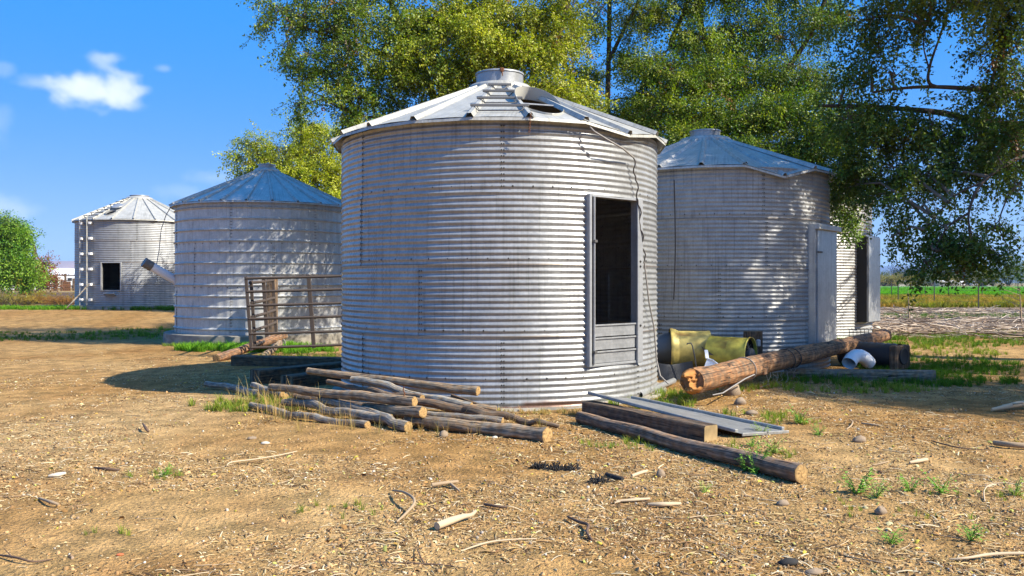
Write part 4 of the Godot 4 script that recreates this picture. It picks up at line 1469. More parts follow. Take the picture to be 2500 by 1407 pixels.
func build_trees() -> void:
	for k in 3:
		clusters.append(leaf_cluster(18, 0.44, 0.066, 0.034, 900 + k))
	var g := "elm trees shading the bins"
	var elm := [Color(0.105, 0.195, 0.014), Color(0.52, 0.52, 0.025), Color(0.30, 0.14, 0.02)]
	tree("elm_tree", "yellow green elm behind the central bin, its crown reaching left over the ribbed bin", g, Vector3(-1.742, 0.05, -18.645) * Vector3(1, 0, 1) + Vector3(0.2, 0, 0), [
		[[Vector3(-1.775, 0.67, -19.2), Vector3(-1.747, 4.148, -19.1), Vector3(-1.794, 5.629, -19), Vector3(-2.242, 6.749, -19), Vector3(-2.68, 7.618, -18.8), Vector3(-3.201, 9.106, -18.6), Vector3(-3.383, 10.752, -18.6)], 0.11, 0.04],
		[[Vector3(-1.794, 5.442, -19), Vector3(-1.308, 6.282, -19), Vector3(-0.836, 7, -18.9), Vector3(0, 8.265, -18.8), Vector3(0.647, 10.206, -18.8)], 0.065, 0.03],
		[[Vector3(-2.055, 6.282, -19), Vector3(-2.911, 6.518, -18.5), Vector3(-3.805, 6.69, -18), Vector3(-4.732, 6.931, -17.5)], 0.06, 0.02],
		[[Vector3(-1.794, 5.255, -19), Vector3(-2.469, 5.083, -18.6), Vector3(-3.274, 5.009, -18)], 0.05, 0.015],
		[[Vector3(-1.028, 6.749, -19), Vector3(0, 6.627, -18.4), Vector3(0.89, 6.23, -18.1)], 0.06, 0.02]],
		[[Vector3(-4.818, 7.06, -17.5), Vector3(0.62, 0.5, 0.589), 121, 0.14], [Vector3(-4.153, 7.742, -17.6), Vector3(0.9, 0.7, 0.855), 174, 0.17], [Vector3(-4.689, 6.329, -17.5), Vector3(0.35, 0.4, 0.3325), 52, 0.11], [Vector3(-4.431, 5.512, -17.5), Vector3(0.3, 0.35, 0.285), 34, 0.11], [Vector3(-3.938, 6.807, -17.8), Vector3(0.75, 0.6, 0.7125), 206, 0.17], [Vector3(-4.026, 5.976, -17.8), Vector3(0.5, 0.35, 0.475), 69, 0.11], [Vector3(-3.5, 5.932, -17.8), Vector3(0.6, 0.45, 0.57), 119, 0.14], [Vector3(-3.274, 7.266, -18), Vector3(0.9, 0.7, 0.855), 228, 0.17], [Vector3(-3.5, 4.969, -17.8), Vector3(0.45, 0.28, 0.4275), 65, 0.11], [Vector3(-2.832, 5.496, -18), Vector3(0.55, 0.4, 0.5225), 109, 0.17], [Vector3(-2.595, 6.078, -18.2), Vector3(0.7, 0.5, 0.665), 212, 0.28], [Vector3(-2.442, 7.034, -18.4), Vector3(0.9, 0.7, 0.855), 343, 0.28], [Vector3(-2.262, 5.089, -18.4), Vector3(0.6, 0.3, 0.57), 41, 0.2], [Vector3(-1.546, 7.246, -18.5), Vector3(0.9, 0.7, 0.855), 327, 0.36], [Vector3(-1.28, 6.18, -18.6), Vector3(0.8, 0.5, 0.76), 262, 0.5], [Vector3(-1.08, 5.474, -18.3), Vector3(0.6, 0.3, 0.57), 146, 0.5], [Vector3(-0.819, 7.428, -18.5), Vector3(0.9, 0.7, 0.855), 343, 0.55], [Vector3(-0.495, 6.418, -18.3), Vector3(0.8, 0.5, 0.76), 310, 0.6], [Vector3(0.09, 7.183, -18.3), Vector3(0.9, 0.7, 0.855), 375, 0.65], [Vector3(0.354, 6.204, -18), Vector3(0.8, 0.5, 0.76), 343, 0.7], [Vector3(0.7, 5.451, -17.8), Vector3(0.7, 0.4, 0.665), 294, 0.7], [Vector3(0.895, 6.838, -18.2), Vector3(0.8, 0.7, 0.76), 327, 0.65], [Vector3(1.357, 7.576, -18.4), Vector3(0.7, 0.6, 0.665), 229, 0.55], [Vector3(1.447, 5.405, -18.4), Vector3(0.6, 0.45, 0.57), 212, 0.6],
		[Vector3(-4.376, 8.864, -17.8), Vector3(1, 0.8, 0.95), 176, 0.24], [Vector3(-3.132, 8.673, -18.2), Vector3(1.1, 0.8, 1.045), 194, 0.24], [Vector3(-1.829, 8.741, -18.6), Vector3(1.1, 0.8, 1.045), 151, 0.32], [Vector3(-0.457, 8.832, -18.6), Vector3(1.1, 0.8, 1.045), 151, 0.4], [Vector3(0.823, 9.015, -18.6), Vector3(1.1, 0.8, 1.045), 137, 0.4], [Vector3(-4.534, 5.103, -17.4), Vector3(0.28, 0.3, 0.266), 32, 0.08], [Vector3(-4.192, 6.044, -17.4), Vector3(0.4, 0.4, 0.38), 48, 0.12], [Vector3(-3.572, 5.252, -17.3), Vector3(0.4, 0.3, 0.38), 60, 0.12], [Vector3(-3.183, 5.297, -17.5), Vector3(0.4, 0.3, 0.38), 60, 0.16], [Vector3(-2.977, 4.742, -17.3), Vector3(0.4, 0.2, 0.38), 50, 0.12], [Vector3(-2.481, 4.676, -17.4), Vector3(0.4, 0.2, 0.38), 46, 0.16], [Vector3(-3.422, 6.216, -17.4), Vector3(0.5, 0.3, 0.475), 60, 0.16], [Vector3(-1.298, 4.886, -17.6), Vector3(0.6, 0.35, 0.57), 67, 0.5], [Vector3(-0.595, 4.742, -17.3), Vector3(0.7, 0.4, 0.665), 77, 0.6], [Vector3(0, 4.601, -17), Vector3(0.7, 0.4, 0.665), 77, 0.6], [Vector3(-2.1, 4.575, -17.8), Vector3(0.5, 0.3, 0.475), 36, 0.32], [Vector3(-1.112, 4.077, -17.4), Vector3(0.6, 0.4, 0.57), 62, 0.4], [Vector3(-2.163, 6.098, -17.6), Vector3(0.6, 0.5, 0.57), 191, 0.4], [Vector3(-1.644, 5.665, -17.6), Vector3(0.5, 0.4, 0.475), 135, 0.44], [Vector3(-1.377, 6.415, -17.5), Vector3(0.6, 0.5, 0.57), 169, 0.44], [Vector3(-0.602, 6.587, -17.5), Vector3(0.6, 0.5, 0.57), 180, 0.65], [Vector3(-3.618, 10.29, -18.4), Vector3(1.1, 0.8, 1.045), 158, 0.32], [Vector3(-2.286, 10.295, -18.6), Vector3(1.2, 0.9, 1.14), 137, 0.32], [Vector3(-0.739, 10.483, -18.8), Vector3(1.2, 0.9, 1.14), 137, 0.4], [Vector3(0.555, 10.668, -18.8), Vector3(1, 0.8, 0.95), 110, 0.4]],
		elm, 5)
	tree("elm_tree", "slender stemmed open elm with bare dark stems, right of the central bin's roof cap", g, Vector3(2.284, 0.879, -20.2) * Vector3(1, 0, 1), [
		[[Vector3(2.284, 0.879, -20.2), Vector3(2.291, 5.26, -20), Vector3(2.33, 7.03, -20), Vector3(2.36, 9.193, -20), Vector3(2.458, 11.651, -20)], 0.075, 0.04],
		[[Vector3(2.321, 6.735, -20), Vector3(2.691, 7.491, -19.9), Vector3(3.018, 8.142, -19.8), Vector3(3.602, 9.699, -19.8)], 0.05, 0.03],
		[[Vector3(1.915, 0.871, -20.5), Vector3(1.794, 5.356, -20.5), Vector3(1.189, 7.17, -20.5), Vector3(1.411, 8.581, -20.5), Vector3(1.713, 10.597, -20.5)], 0.06, 0.03],
		[[Vector3(1.754, 5.759, -20.5), Vector3(2.196, 6.415, -20.3), Vector3(2.753, 6.735, -20)], 0.02, 0.01]],
		[[Vector3(1.868, 7.718, -20), Vector3(0.4, 0.6, 0.38), 126, 0.35], [Vector3(1.721, 6.44, -20), Vector3(0.45, 0.4, 0.4275), 146, 0.35], [Vector3(2.142, 5.319, -19.8), Vector3(0.7, 0.3, 0.665), 314, 0.6], [Vector3(1.438, 4.876, -19.5), Vector3(0.6, 0.25, 0.57), 188, 0.7], [Vector3(2.852, 6.931, -20), Vector3(0.4, 0.5, 0.38), 126, 0.35], [Vector3(3.018, 7.85, -19.8), Vector3(0.55, 0.5, 0.5225), 188, 0.35], [Vector3(3.018, 5.611, -19.8), Vector3(0.6, 0.4, 0.57), 294, 0.45], [Vector3(2.262, 8.996, -20), Vector3(0.8, 0.6, 0.76), 230, 0.35], [Vector3(3.343, 9.193, -20), Vector3(0.9, 0.7, 0.855), 272, 0.35], [Vector3(1.573, 9.783, -20), Vector3(0.9, 0.7, 0.855), 272, 0.35], [Vector3(2.36, 10.766, -20), Vector3(1, 0.8, 0.95), 294, 0.35], [Vector3(3.54, 10.865, -20), Vector3(1, 0.8, 0.95), 294, 0.35]],
		elm, 6)
	tree("elm_tree", "dense olive elm behind the shaded bin's roof", g, Vector3(6.136, 0.914, -20.8) * Vector3(1, 0, 1), [
		[[Vector3(6.136, 0.914, -20.8), Vector3(5.874, 3.349, -20.6), Vector3(5.516, 5.337, -20.4), Vector3(4.866, 6.788, -20.2), Vector3(4.425, 8.21, -20), Vector3(4.228, 10.373, -20)], 0.12, 0.04],
		[[Vector3(5.19, 6.116, -20.3), Vector3(4.326, 7.03, -20), Vector3(3.835, 7.128, -20), Vector3(4.109, 7.882, -19.9), Vector3(4.403, 8.763, -19.9)], 0.08, 0.05],
		[[Vector3(5.516, 5.136, -20.4), Vector3(6.391, 6.243, -20), Vector3(7.106, 7.363, -19.8), Vector3(7.69, 8.823, -19.8)], 0.08, 0.04],
		[[Vector3(5.896, 4.045, -20.5), Vector3(4.769, 4.763, -19.4), Vector3(3.658, 4.991, -18.6)], 0.06, 0.02],
		[[Vector3(5.896, 3.945, -20.5), Vector3(6.539, 4.601, -19), Vector3(7.168, 4.168, -18)], 0.07, 0.02]],
		[[Vector3(3.327, 5.307, -18.8), Vector3(0.7, 0.5, 0.665), 318, 0.3], [Vector3(3.83, 6.096, -19), Vector3(0.8, 0.55, 0.76), 385, 0.24], [Vector3(3.338, 6.385, -19.4), Vector3(0.6, 0.5, 0.57), 201, 0.24], [Vector3(4.41, 7.081, -19.5), Vector3(0.8, 0.6, 0.76), 318, 0.21], [Vector3(4.839, 6.169, -19.3), Vector3(0.9, 0.55, 0.855), 403, 0.21], [Vector3(4.252, 5.122, -18.8), Vector3(0.9, 0.5, 0.855), 436, 0.21], [Vector3(5.057, 5.102, -18.7), Vector3(0.9, 0.5, 0.855), 436, 0.18], [Vector3(5.656, 6.219, -19.5), Vector3(0.8, 0.6, 0.76), 318, 0.15], [Vector3(5.354, 7.363, -19.8), Vector3(0.8, 0.6, 0.76), 251, 0.15], [Vector3(6.23, 7.266, -19.8), Vector3(0.8, 0.6, 0.76), 251, 0.12], [Vector3(5.944, 5.174, -18.6), Vector3(0.9, 0.5, 0.855), 436, 0.15], [Vector3(6.632, 6.096, -19), Vector3(0.8, 0.6, 0.76), 284, 0.12], [Vector3(6.372, 4.39, -18), Vector3(0.8, 0.5, 0.76), 403, 0.12], [Vector3(5.752, 4.168, -18), Vector3(0.7, 0.3, 0.665), 284, 0.12], [Vector3(5.011, 4.378, -18.2), Vector3(0.8, 0.35, 0.76), 336, 0.15], [Vector3(3.696, 4.417, -17.9), Vector3(0.6, 0.35, 0.57), 284, 0.18], [Vector3(4.409, 4.304, -18.3), Vector3(0.7, 0.3, 0.665), 268, 0.15], [Vector3(6.991, 4.965, -18), Vector3(0.8, 0.6, 0.76), 369, 0.12], [Vector3(7.088, 3.788, -17.8), Vector3(0.55, 0.6, 0.5225), 302, 0.09], [Vector3(7.095, 2.896, -17.6), Vector3(0.25, 0.5, 0.2375), 100, 0.07], [Vector3(7.19, 7.561, -19.5), Vector3(0.8, 0.6, 0.76), 251, 0.12], [Vector3(6.814, 8.629, -19.8), Vector3(1, 0.7, 0.95), 302, 0.15], [Vector3(5.743, 8.531, -19.8), Vector3(1, 0.7, 0.95), 284, 0.15], [Vector3(4.621, 8.406, -20), Vector3(0.9, 0.7, 0.855), 268, 0.18], [Vector3(3.796, 7.947, -19.8), Vector3(0.7, 0.6, 0.665), 201, 0.21], [Vector3(3.933, 9.685, -20), Vector3(1, 0.8, 0.95), 268, 0.18], [Vector3(5.211, 9.783, -20), Vector3(1.1, 0.8, 1.045), 302, 0.18], [Vector3(6.49, 9.881, -20), Vector3(1.1, 0.8, 1.045), 302, 0.18], [Vector3(7.67, 9.586, -20), Vector3(1, 0.8, 0.95), 268, 0.18], [Vector3(4.916, 11.16, -20), Vector3(1.1, 0.8, 1.045), 268, 0.18], [Vector3(6.391, 11.258, -20), Vector3(1.1, 0.8, 1.045), 268, 0.18]],
		elm, 7)
	var dark := [Color(0.075, 0.150, 0.016), Color(0.34, 0.36, 0.02), Color(0.24, 0.10, 0.02)]  # less yellow elm colours, also darkened to paint backlight and shade
	var blobs := [[Vector3(5.708, 5.673, -13.5), Vector3(0.55, 0.4, 0.5225), 67, 0.2], [Vector3(6.173, 5.839, -13.5), Vector3(0.55, 0.4, 0.5225), 71, 0.2], [Vector3(6.67, 5.871, -13.3), Vector3(0.7, 0.35, 0.665), 85, 0.2], [Vector3(6.408, 5.381, -13.3), Vector3(0.45, 0.25, 0.4275), 44, 0.1], [Vector3(5.817, 4.935, -13.6), Vector3(0.55, 0.3, 0.5225), 48, 0.1], [Vector3(6.193, 4.752, -13.4), Vector3(0.5, 0.25, 0.475), 44, 0.1], [Vector3(5.575, 4.729, -14), Vector3(0.45, 0.3, 0.4275), 40, 0.15], [Vector3(5.713, 4.109, -14), Vector3(0.7, 0.4, 0.665), 138, 0.25], [Vector3(6.31, 4.071, -13.8), Vector3(0.7, 0.38, 0.665), 145, 0.2], [Vector3(6.887, 3.899, -13.6), Vector3(0.7, 0.38, 0.665), 145, 0.15], [Vector3(7.444, 3.665, -13.4), Vector3(0.6, 0.4, 0.57), 138, 0.1], [Vector3(7.67, 5.132, -13), Vector3(0.4, 0.6, 0.38), 112, 0.2], [Vector3(7.893, 5.707, -13), Vector3(0.5, 0.5, 0.475), 112, 0.2], [Vector3(7.861, 4.365, -13), Vector3(0.5, 0.5, 0.475), 132, 0.15], [Vector3(7.463, 4.443, -13.2), Vector3(0.4, 0.25, 0.38), 44, 0.15], [Vector3(7.677, 3.565, -12.8), Vector3(0.5, 0.4, 0.475), 118, 0.1], [Vector3(6.106, 3.426, -13.8), Vector3(0.7, 0.42, 0.665), 151, 0.25], [Vector3(6.588, 3.171, -13.4), Vector3(0.7, 0.35, 0.665), 125, 0.2], [Vector3(5.794, 3.101, -14.2), Vector3(0.45, 0.45, 0.4275), 99, 0.2], [Vector3(6.967, 3.087, -13), Vector3(0.5, 0.3, 0.475), 85, 0.1],
		[Vector3(5.962, 2.677, -13.4), Vector3(0.3, 0.35, 0.285), 39, 0.1], [Vector3(6.264, 2.512, -13), Vector3(0.45, 0.25, 0.4275), 44, 0.05], [Vector3(6.566, 2.23, -12.6), Vector3(0.5, 0.28, 0.475), 72, 0.05], [Vector3(6.504, 1.921, -12.6), Vector3(0.5, 0.2, 0.475), 67, 0.05], [Vector3(6.828, 1.852, -12.4), Vector3(0.5, 0.22, 0.475), 72, 0.05], [Vector3(7.133, 2.218, -12.4), Vector3(0.25, 0.2, 0.2375), 28, 0.05], [Vector3(7.255, 1.76, -12.4), Vector3(0.32, 0.12, 0.304), 33, 0.05], [Vector3(5.912, 2.128, -13), Vector3(0.25, 0.25, 0.2375), 22, 0.05], [Vector3(7.468, 2.755, -12.3), Vector3(0.18, 0.2, 0.171), 15, 0.05], [Vector3(7.372, 3.098, -12.6), Vector3(0.35, 0.25, 0.3325), 52, 0.1], [Vector3(6.319, 1.673, -12.6), Vector3(0.3, 0.1, 0.285), 28, 0.05],
		[Vector3(5.642, 6.602, -13.5), Vector3(0.9, 0.6, 0.855), 112, 0.2], [Vector3(6.637, 6.668, -13.5), Vector3(0.9, 0.6, 0.855), 112, 0.2], [Vector3(7.52, 6.525, -13.3), Vector3(0.8, 0.6, 0.76), 112, 0.2], [Vector3(8.117, 6.794, -13), Vector3(0.9, 0.6, 0.855), 112, 0.2], [Vector3(6.352, 7.643, -13.6), Vector3(0.9, 0.7, 0.855), 92, 0.2], [Vector3(7.489, 7.71, -13.6), Vector3(0.9, 0.7, 0.855), 92, 0.2]]
	# the part of the crown beyond the frame, which shades the bins and the ground
	for q in OUTER:
		blobs.append([q[0], Vector3(q[1], q[1] * 0.75, q[1]), int(q[2] * 2.3), 0.3])
	tree("elm_tree", "dark spreading elm at the right edge, its drooping boughs hanging over the far field", g, Vector3(11.4, 0.0, -14.6), [
		[[Vector3(11.4, -0.1, -14.6), Vector3(11.1, 2.0, -14.6), Vector3(10.7, 4.0, -14.4), Vector3(10.3, 6.0, -14.0), Vector3(10.0, 8.5, -13.6)], 0.34, 0.10],
		[[Vector3(10.7, 4.0, -14.4), Vector3(9.567, 4.027, -14), Vector3(8.345, 4.03, -13.8), Vector3(7.802, 4.071, -13.8), Vector3(7.124, 4.234, -13.8), Vector3(6.195, 4.371, -14), Vector3(5.273, 4.462, -14.3)], 0.10, 0.025],
		[[Vector3(10.6, 4.4, -14.3), Vector3(8.96, 4.412, -13.5), Vector3(8.043, 4.446, -13.3), Vector3(7.062, 4.537, -13.3), Vector3(6.456, 4.567, -13.4), Vector3(5.884, 4.534, -13.6)], 0.065, 0.015],
		[[Vector3(10.8, 3.6, -14.4), Vector3(8.628, 3.598, -13), Vector3(7.681, 3.314, -12.6), Vector3(7.011, 2.919, -12.4), Vector3(6.749, 2.453, -12.3), Vector3(6.785, 2.151, -12.3)], 0.05, 0.008],
		[[Vector3(7.011, 2.919, -12.4), Vector3(6.637, 2.716, -12.5), Vector3(6.257, 2.23, -12.6)], 0.018, 0.008],
		[[Vector3(6.749, 2.453, -12.3), Vector3(6.462, 2.218, -12.4), Vector3(6.268, 1.732, -12.5)], 0.02, 0.006],
		[[Vector3(7.499, 2.949, -12.4), Vector3(7.196, 2.332, -12.3), Vector3(7.317, 1.969, -12.3)], 0.013, 0.006],
		[[Vector3(7.193, 4.537, -13.3), Vector3(6.702, 4.577, -13.3), Vector3(6.619, 4.832, -13.2), Vector3(6.814, 5.416, -13.2), Vector3(6.976, 6.033, -13.2)], 0.03, 0.012],
		[[Vector3(6.606, 4.832, -13.2), Vector3(6.522, 5.189, -13.2), Vector3(6.568, 5.513, -13.2)], 0.014, 0.006],
		[[Vector3(10.3, 6.0, -14.0), Vector3(8.63, 6.366, -13.4), Vector3(7.576, 6.761, -13.4), Vector3(6.637, 7.067, -13.5)], 0.10, 0.03],
		[[Vector3(10.4, 5.2, -14.1), Vector3(10.6, 6.2, -12.0), Vector3(10.6, 6.8, -9.6)], 0.11, 0.04],
		[[Vector3(10.6, 4.6, -14.3), Vector3(12.4, 5.8, -12.4), Vector3(13.6, 6.5, -10.2)], 0.11, 0.04],
		[[Vector3(10.3, 6.0, -14.0), Vector3(8.6, 7.2, -12.2), Vector3(7.6, 7.8, -11.0)], 0.10, 0.03]],
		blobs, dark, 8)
	var bright := [Color(0.17, 0.28, 0.016), Color(0.58, 0.58, 0.025), Color(0.30, 0.16, 0.02)]
	tree("small_tree", "bright yellow green tree showing over the ribbed bin's roof", "", Vector3(-8.038, 0.761, -30) * Vector3(1, 0, 1), [
		[[Vector3(-8.038, 0.761, -30), Vector3(-7.832, 3.328, -29.778), Vector3(-7.701, 4.912, -29.556), Vector3(-7.483, 6.365, -29.556)], 0.12, 0.03],
		[[Vector3(-7.876, 3.035, -29.778), Vector3(-8.364, 4.886, -29.333), Vector3(-8.874, 5.862, -29.111)], 0.07, 0.02],
		[[Vector3(-7.759, 4.196, -29.667), Vector3(-6.778, 5.175, -29.333), Vector3(-6.345, 5.896, -29.333)], 0.07, 0.02]],
		[[Vector3(-9.346, 5.473, -28.889), Vector3(0.444444, 0.5, 0.422222), 75, 0.5], [Vector3(-8.877, 6.112, -28.889), Vector3(0.5, 0.555556, 0.475), 125, 0.5], [Vector3(-8.664, 5.402, -28.889), Vector3(0.555556, 0.555556, 0.527778), 137, 0.5], [Vector3(-8.015, 5.862, -29.111), Vector3(0.611111, 0.666667, 0.580555), 175, 0.6], [Vector3(-7.455, 6.564, -29.444), Vector3(0.555556, 0.611111, 0.527778), 162, 0.6], [Vector3(-6.994, 6.905, -29.333), Vector3(0.444444, 0.333333, 0.422222), 87, 0.6], [Vector3(-7.528, 5.118, -28.889), Vector3(0.888889, 0.666667, 0.844445), 262, 0.6], [Vector3(-6.681, 5.807, -29.222), Vector3(0.777778, 0.777778, 0.738889), 262, 0.7], [Vector3(-6.154, 5.003, -29.111), Vector3(0.777778, 0.777778, 0.738889), 250, 0.7], [Vector3(-6.129, 6.473, -29.333), Vector3(0.388889, 0.444444, 0.369445), 75, 0.6], [Vector3(-7.954, 4.408, -28.889), Vector3(0.888889, 0.555556, 0.844445), 175, 0.5], [Vector3(-6.533, 4.266, -28.889), Vector3(0.888889, 0.555556, 0.844445), 175, 0.6], [Vector3(-9.303, 4.717, -29.111), Vector3(0.444444, 0.444444, 0.422222), 75, 0.5], [Vector3(-5.79, 4.175, -29.444), Vector3(0.888889, 0.888889, 0.844445), 175, 0.5]],
		bright, 9, 1.25)
	tree("cottonwood_tree", "bright green cottonwood at the left edge beyond the dirt yard", "", Vector3(-32.763, 0.819, -56) * Vector3(1, 0, 1), [
		[[Vector3(-32.653, 0.599, -56), Vector3(-32.763, 2.251, -56), Vector3(-33.589, 3.903, -56), Vector3(-34.002, 5.279, -56)], 0.4, 0.12],
		[[Vector3(-32.763, 1.976, -56), Vector3(-33.426, 3.062, -55.5), Vector3(-34.882, 3.588, -55)], 0.2, 0.08], [[Vector3(-32.763, 2.251, -56), Vector3(-32.075, 3.352, -56), Vector3(-32.35, 4.454, -56)], 0.16, 0.06]],
		[[Vector3(-33.468, 5.136, -55), Vector3(0.9, 0.8, 0.855), 170, 0.45], [Vector3(-32.869, 4.751, -55), Vector3(0.72, 0.6, 0.684), 140, 0.4], [Vector3(-32.426, 4.109, -55), Vector3(0.54, 0.55, 0.513), 110, 0.4], [Vector3(-33.357, 3.723, -55), Vector3(0.99, 0.8, 0.9405), 180, 0.35], [Vector3(-32.438, 2.939, -54.5), Vector3(0.675, 0.5, 0.64125), 110, 0.4], [Vector3(-31.911, 2.43, -54.5), Vector3(0.54, 0.45, 0.513), 95, 0.5], [Vector3(-33.273, 2.303, -54.5), Vector3(0.9, 0.6, 0.855), 150, 0.3], [Vector3(-32.395, 1.921, -54.5), Vector3(0.81, 0.5, 0.7695), 110, 0.45], [Vector3(-31.627, 1.977, -55), Vector3(0.405, 0.4, 0.38475), 50, 0.6], [Vector3(-34.612, 4.129, -55), Vector3(1.3, 1.1, 1.235), 180, 0.35], [Vector3(-34.882, 2.507, -55), Vector3(1.3, 0.8, 1.235), 150, 0.35], [Vector3(-33.164, 1.717, -54.5), Vector3(0.72, 0.3, 0.684), 70, 0.4]],
		[Color(0.11, 0.27, 0.016), Color(0.32, 0.45, 0.03), Color(0.35, 0.28, 0.02)], 10, 2.3)
	tree("maple_tree", "small orange red tree right of the green cottonwood", "", Vector3(-44.916, 0.835, -80) * Vector3(1, 0, 1), [
		[[Vector3(-44.916, 0.796, -80), Vector3(-44.916, 2.605, -80), Vector3(-44.995, 3.392, -80)], 0.12, 0.05]],
		[[Vector3(-44.995, 3.077, -80), Vector3(0.55, 0.7, 0.5225), 60, 0.5], [Vector3(-44.916, 2.29, -80), Vector3(0.8, 0.7, 0.76), 90, 0.6], [Vector3(-44.759, 1.504, -80), Vector3(0.8, 0.4, 0.76), 50, 0.3]],
		[Color(0.30, 0.10, 0.03), Color(0.48, 0.20, 0.06)], 11, 2.6)

const OUTER := [[Vector3(12.6, 5.0, -19.0), 1.2, 115], [Vector3(13.6, 6.2, -18.4), 1.3, 115], [Vector3(14.6, 7.2, -18.0), 1.3, 60], [Vector3(11.9, 4.4, -19.4), 1.0, 90], [Vector3(7.0, 5.7, -11.7), 1.0, 75], [Vector3(6.3, 6.0, -12.4), 0.9, 90], [Vector3(8.3, 7.3, -11.0), 1.1, 75], [Vector3(7.3, 6.9, -11.9), 1.0, 65], [Vector3(9.8, 5.2, -9.2), 1.1, 120], [Vector3(12.2, 6.6, -7.6), 1.2, 130], [Vector3(11.6, 5.5, -7.2), 1.15, 150], [Vector3(12.8, 5.5, -6.7), 1.2, 150], [Vector3(10.6, 5.4, -8.3), 1.15, 150], [Vector3(14.0, 5.6, -6.4), 1.2, 130], [Vector3(13.4, 7.0, -6.8), 1.2, 120], [Vector3(9.2, 5.2, -11.2), 1.3, 85], [Vector3(10.6, 5.4, -10.2), 1.3, 150], [Vector3(11.8, 5.6, -9.3), 1.3, 150], [Vector3(13.2, 5.8, -8.6), 1.3, 140], [Vector3(14.6, 6.0, -8.2), 1.3, 120],
	[Vector3(8.0, 6.3, -11.6), 1.2, 75], [Vector3(9.6, 6.8, -10.6), 1.3, 85], [Vector3(11.2, 7.0, -9.2), 1.3, 140], [Vector3(12.8, 7.2, -8.2), 1.3, 130],
	[Vector3(7.4, 7.6, -12.4), 1.1, 50], [Vector3(8.9, 8.0, -11.4), 1.2, 70], [Vector3(10.4, 8.2, -10.8), 1.2, 70], [Vector3(12.0, 5.0, -12.2), 1.5, 160], [Vector3(13.6, 5.2, -11.4), 1.5, 150], [Vector3(12.6, 7.0, -12.4), 1.6, 150], [Vector3(10.4, 7.0, -13.2), 1.4, 70], [Vector3(8.6, 6.8, -13.6), 1.2, 50], [Vector3(14.4, 7.0, -10.8), 1.5, 130], [Vector3(11.4, 9.2, -12.6), 1.4, 120], [Vector3(9.2, 9.2, -13.4), 1.3, 45]]

func blade_tuft(blades: int, h: float, spread: float, w: float, sd: int) -> ArrayMesh:
	var mb := MB.new()
	var r := RandomNumberGenerator.new()
	r.seed = sd
	for k in blades:
		var a := r.randf() * TAU
		var d := Vector3(sin(a), 0, cos(a))
		var s := Vector3(d.z, 0, -d.x)
		var o := d * r.randf() * spread * 0.4
		var hh := h * r.randf_range(0.5, 1.1)
		var m := o + d * spread * 0.3 * r.randf() + Vector3(0, hh * 0.6, 0)
		var t := o + d * spread * r.randf_range(0.4, 1.2) + Vector3(0, hh, 0)
		var sh := r.randf_range(0.75, 1.2)
		var col := Color(sh, sh, sh)
		var q0 := mb.p(o - s * w, Vector2.ZERO, col)
		var q1 := mb.p(o + s * w, Vector2.ZERO, col)
		var q2 := mb.p(m + s * w * 0.8, Vector2.ZERO, col)
		var q3 := mb.p(m - s * w * 0.8, Vector2.ZERO, col)
		var q4 := mb.p(t, Vector2.ZERO, col)
		mb.quad(q0, q1, q2, q3)
		mb.tri(q3, q2, q4)
	return mb.mesh()

func blocked(x: float, z: float) -> bool:
	for q in [Vector3(-0.169, -11.48, 2.2), Vector3(3.536, -15.245, 2.15), Vector3(6.91, -21.35, 2.3), Vector3(-6.042, -20.53, 2.4), Vector3(-15.05, -33.65, 2.45)]:
		if Vector2(x - q.x, z - q.y).length_squared() < q.z * q.z:
			return true
	return false

# patches: [x, z, rx, rz, count, height scale, colour]
func grass(called: String, patches: Array, m: Mesh) -> void:
	var xf := []
	var cols := []
	for p in patches:
		for k in int(p[4]):
			var a := rng.randf() * TAU
			var f := sqrt(rng.randf())
			var x: float = p[0] + p[2] * f * sin(a)
			var z: float = p[1] + p[3] * f * cos(a)
			if blocked(x, z) or nz.get_noise_2d(x * 3.0, z * 3.0) < -0.15 + (0.12 if p[1] < -20.0 else 0.0):
				continue
			var sc: float = p[5] * rng.randf_range(0.6, 1.3)
			xf.append(Transform3D(Basis(Vector3.UP, rng.randf() * TAU).scaled(Vector3(sc, sc, sc)), on_ground(x, z, -0.005)))
			var c: Color = p[6]
			var j := rng.randf_range(0.75, 1.25)
			cols.append(Color(c.r * j * rng.randf_range(0.85, 1.2), c.g * j, c.b * j))
	scatter(self, called, m, mats.grass, xf, cols)

func weed_mesh(sd: int) -> ArrayMesh:
	var mb := MB.new()
	var r := RandomNumberGenerator.new()
	r.seed = sd
	for k in 16:
		var a := r.randf() * TAU
		var t := Vector3(sin(a) * r.randf_range(0.02, 0.13), r.randf_range(0.04, 0.15), cos(a) * r.randf_range(0.02, 0.13))
		mb.tube([Vector3.ZERO, t * Vector3(0.4, 0.6, 0.4), t], [0.003, 0.002, 0.001], 3, false, Color(0.7, 0.8, 0.6))
		for j in 7:
			var f := 0.25 + 0.75 * j / 6.0
			var at := t * f
			var b := r.randf() * TAU
			var d := Vector3(sin(b), r.randf_range(-0.1, 0.7), cos(b)).normalized()
			var s := d.cross(Vector3.UP).normalized()
			var sh := r.randf_range(0.7, 1.3)
			var col := Color(sh, sh, sh)
			var l := r.randf_range(0.016, 0.034)
			var q0 := mb.p(at, Vector2.ZERO, col)
			var q1 := mb.p(at + d * l * 0.5 + s * l * 0.28, Vector2.ZERO, col)
			var q2 := mb.p(at + d * l - Vector3(0, 0.005, 0), Vector2.ZERO, col)
			var q3 := mb.p(at + d * l * 0.5 - s * l * 0.28, Vector2.ZERO, col)
			mb.tri(q0, q1, q2)
			mb.tri(q0, q2, q3)
	return mb.mesh()

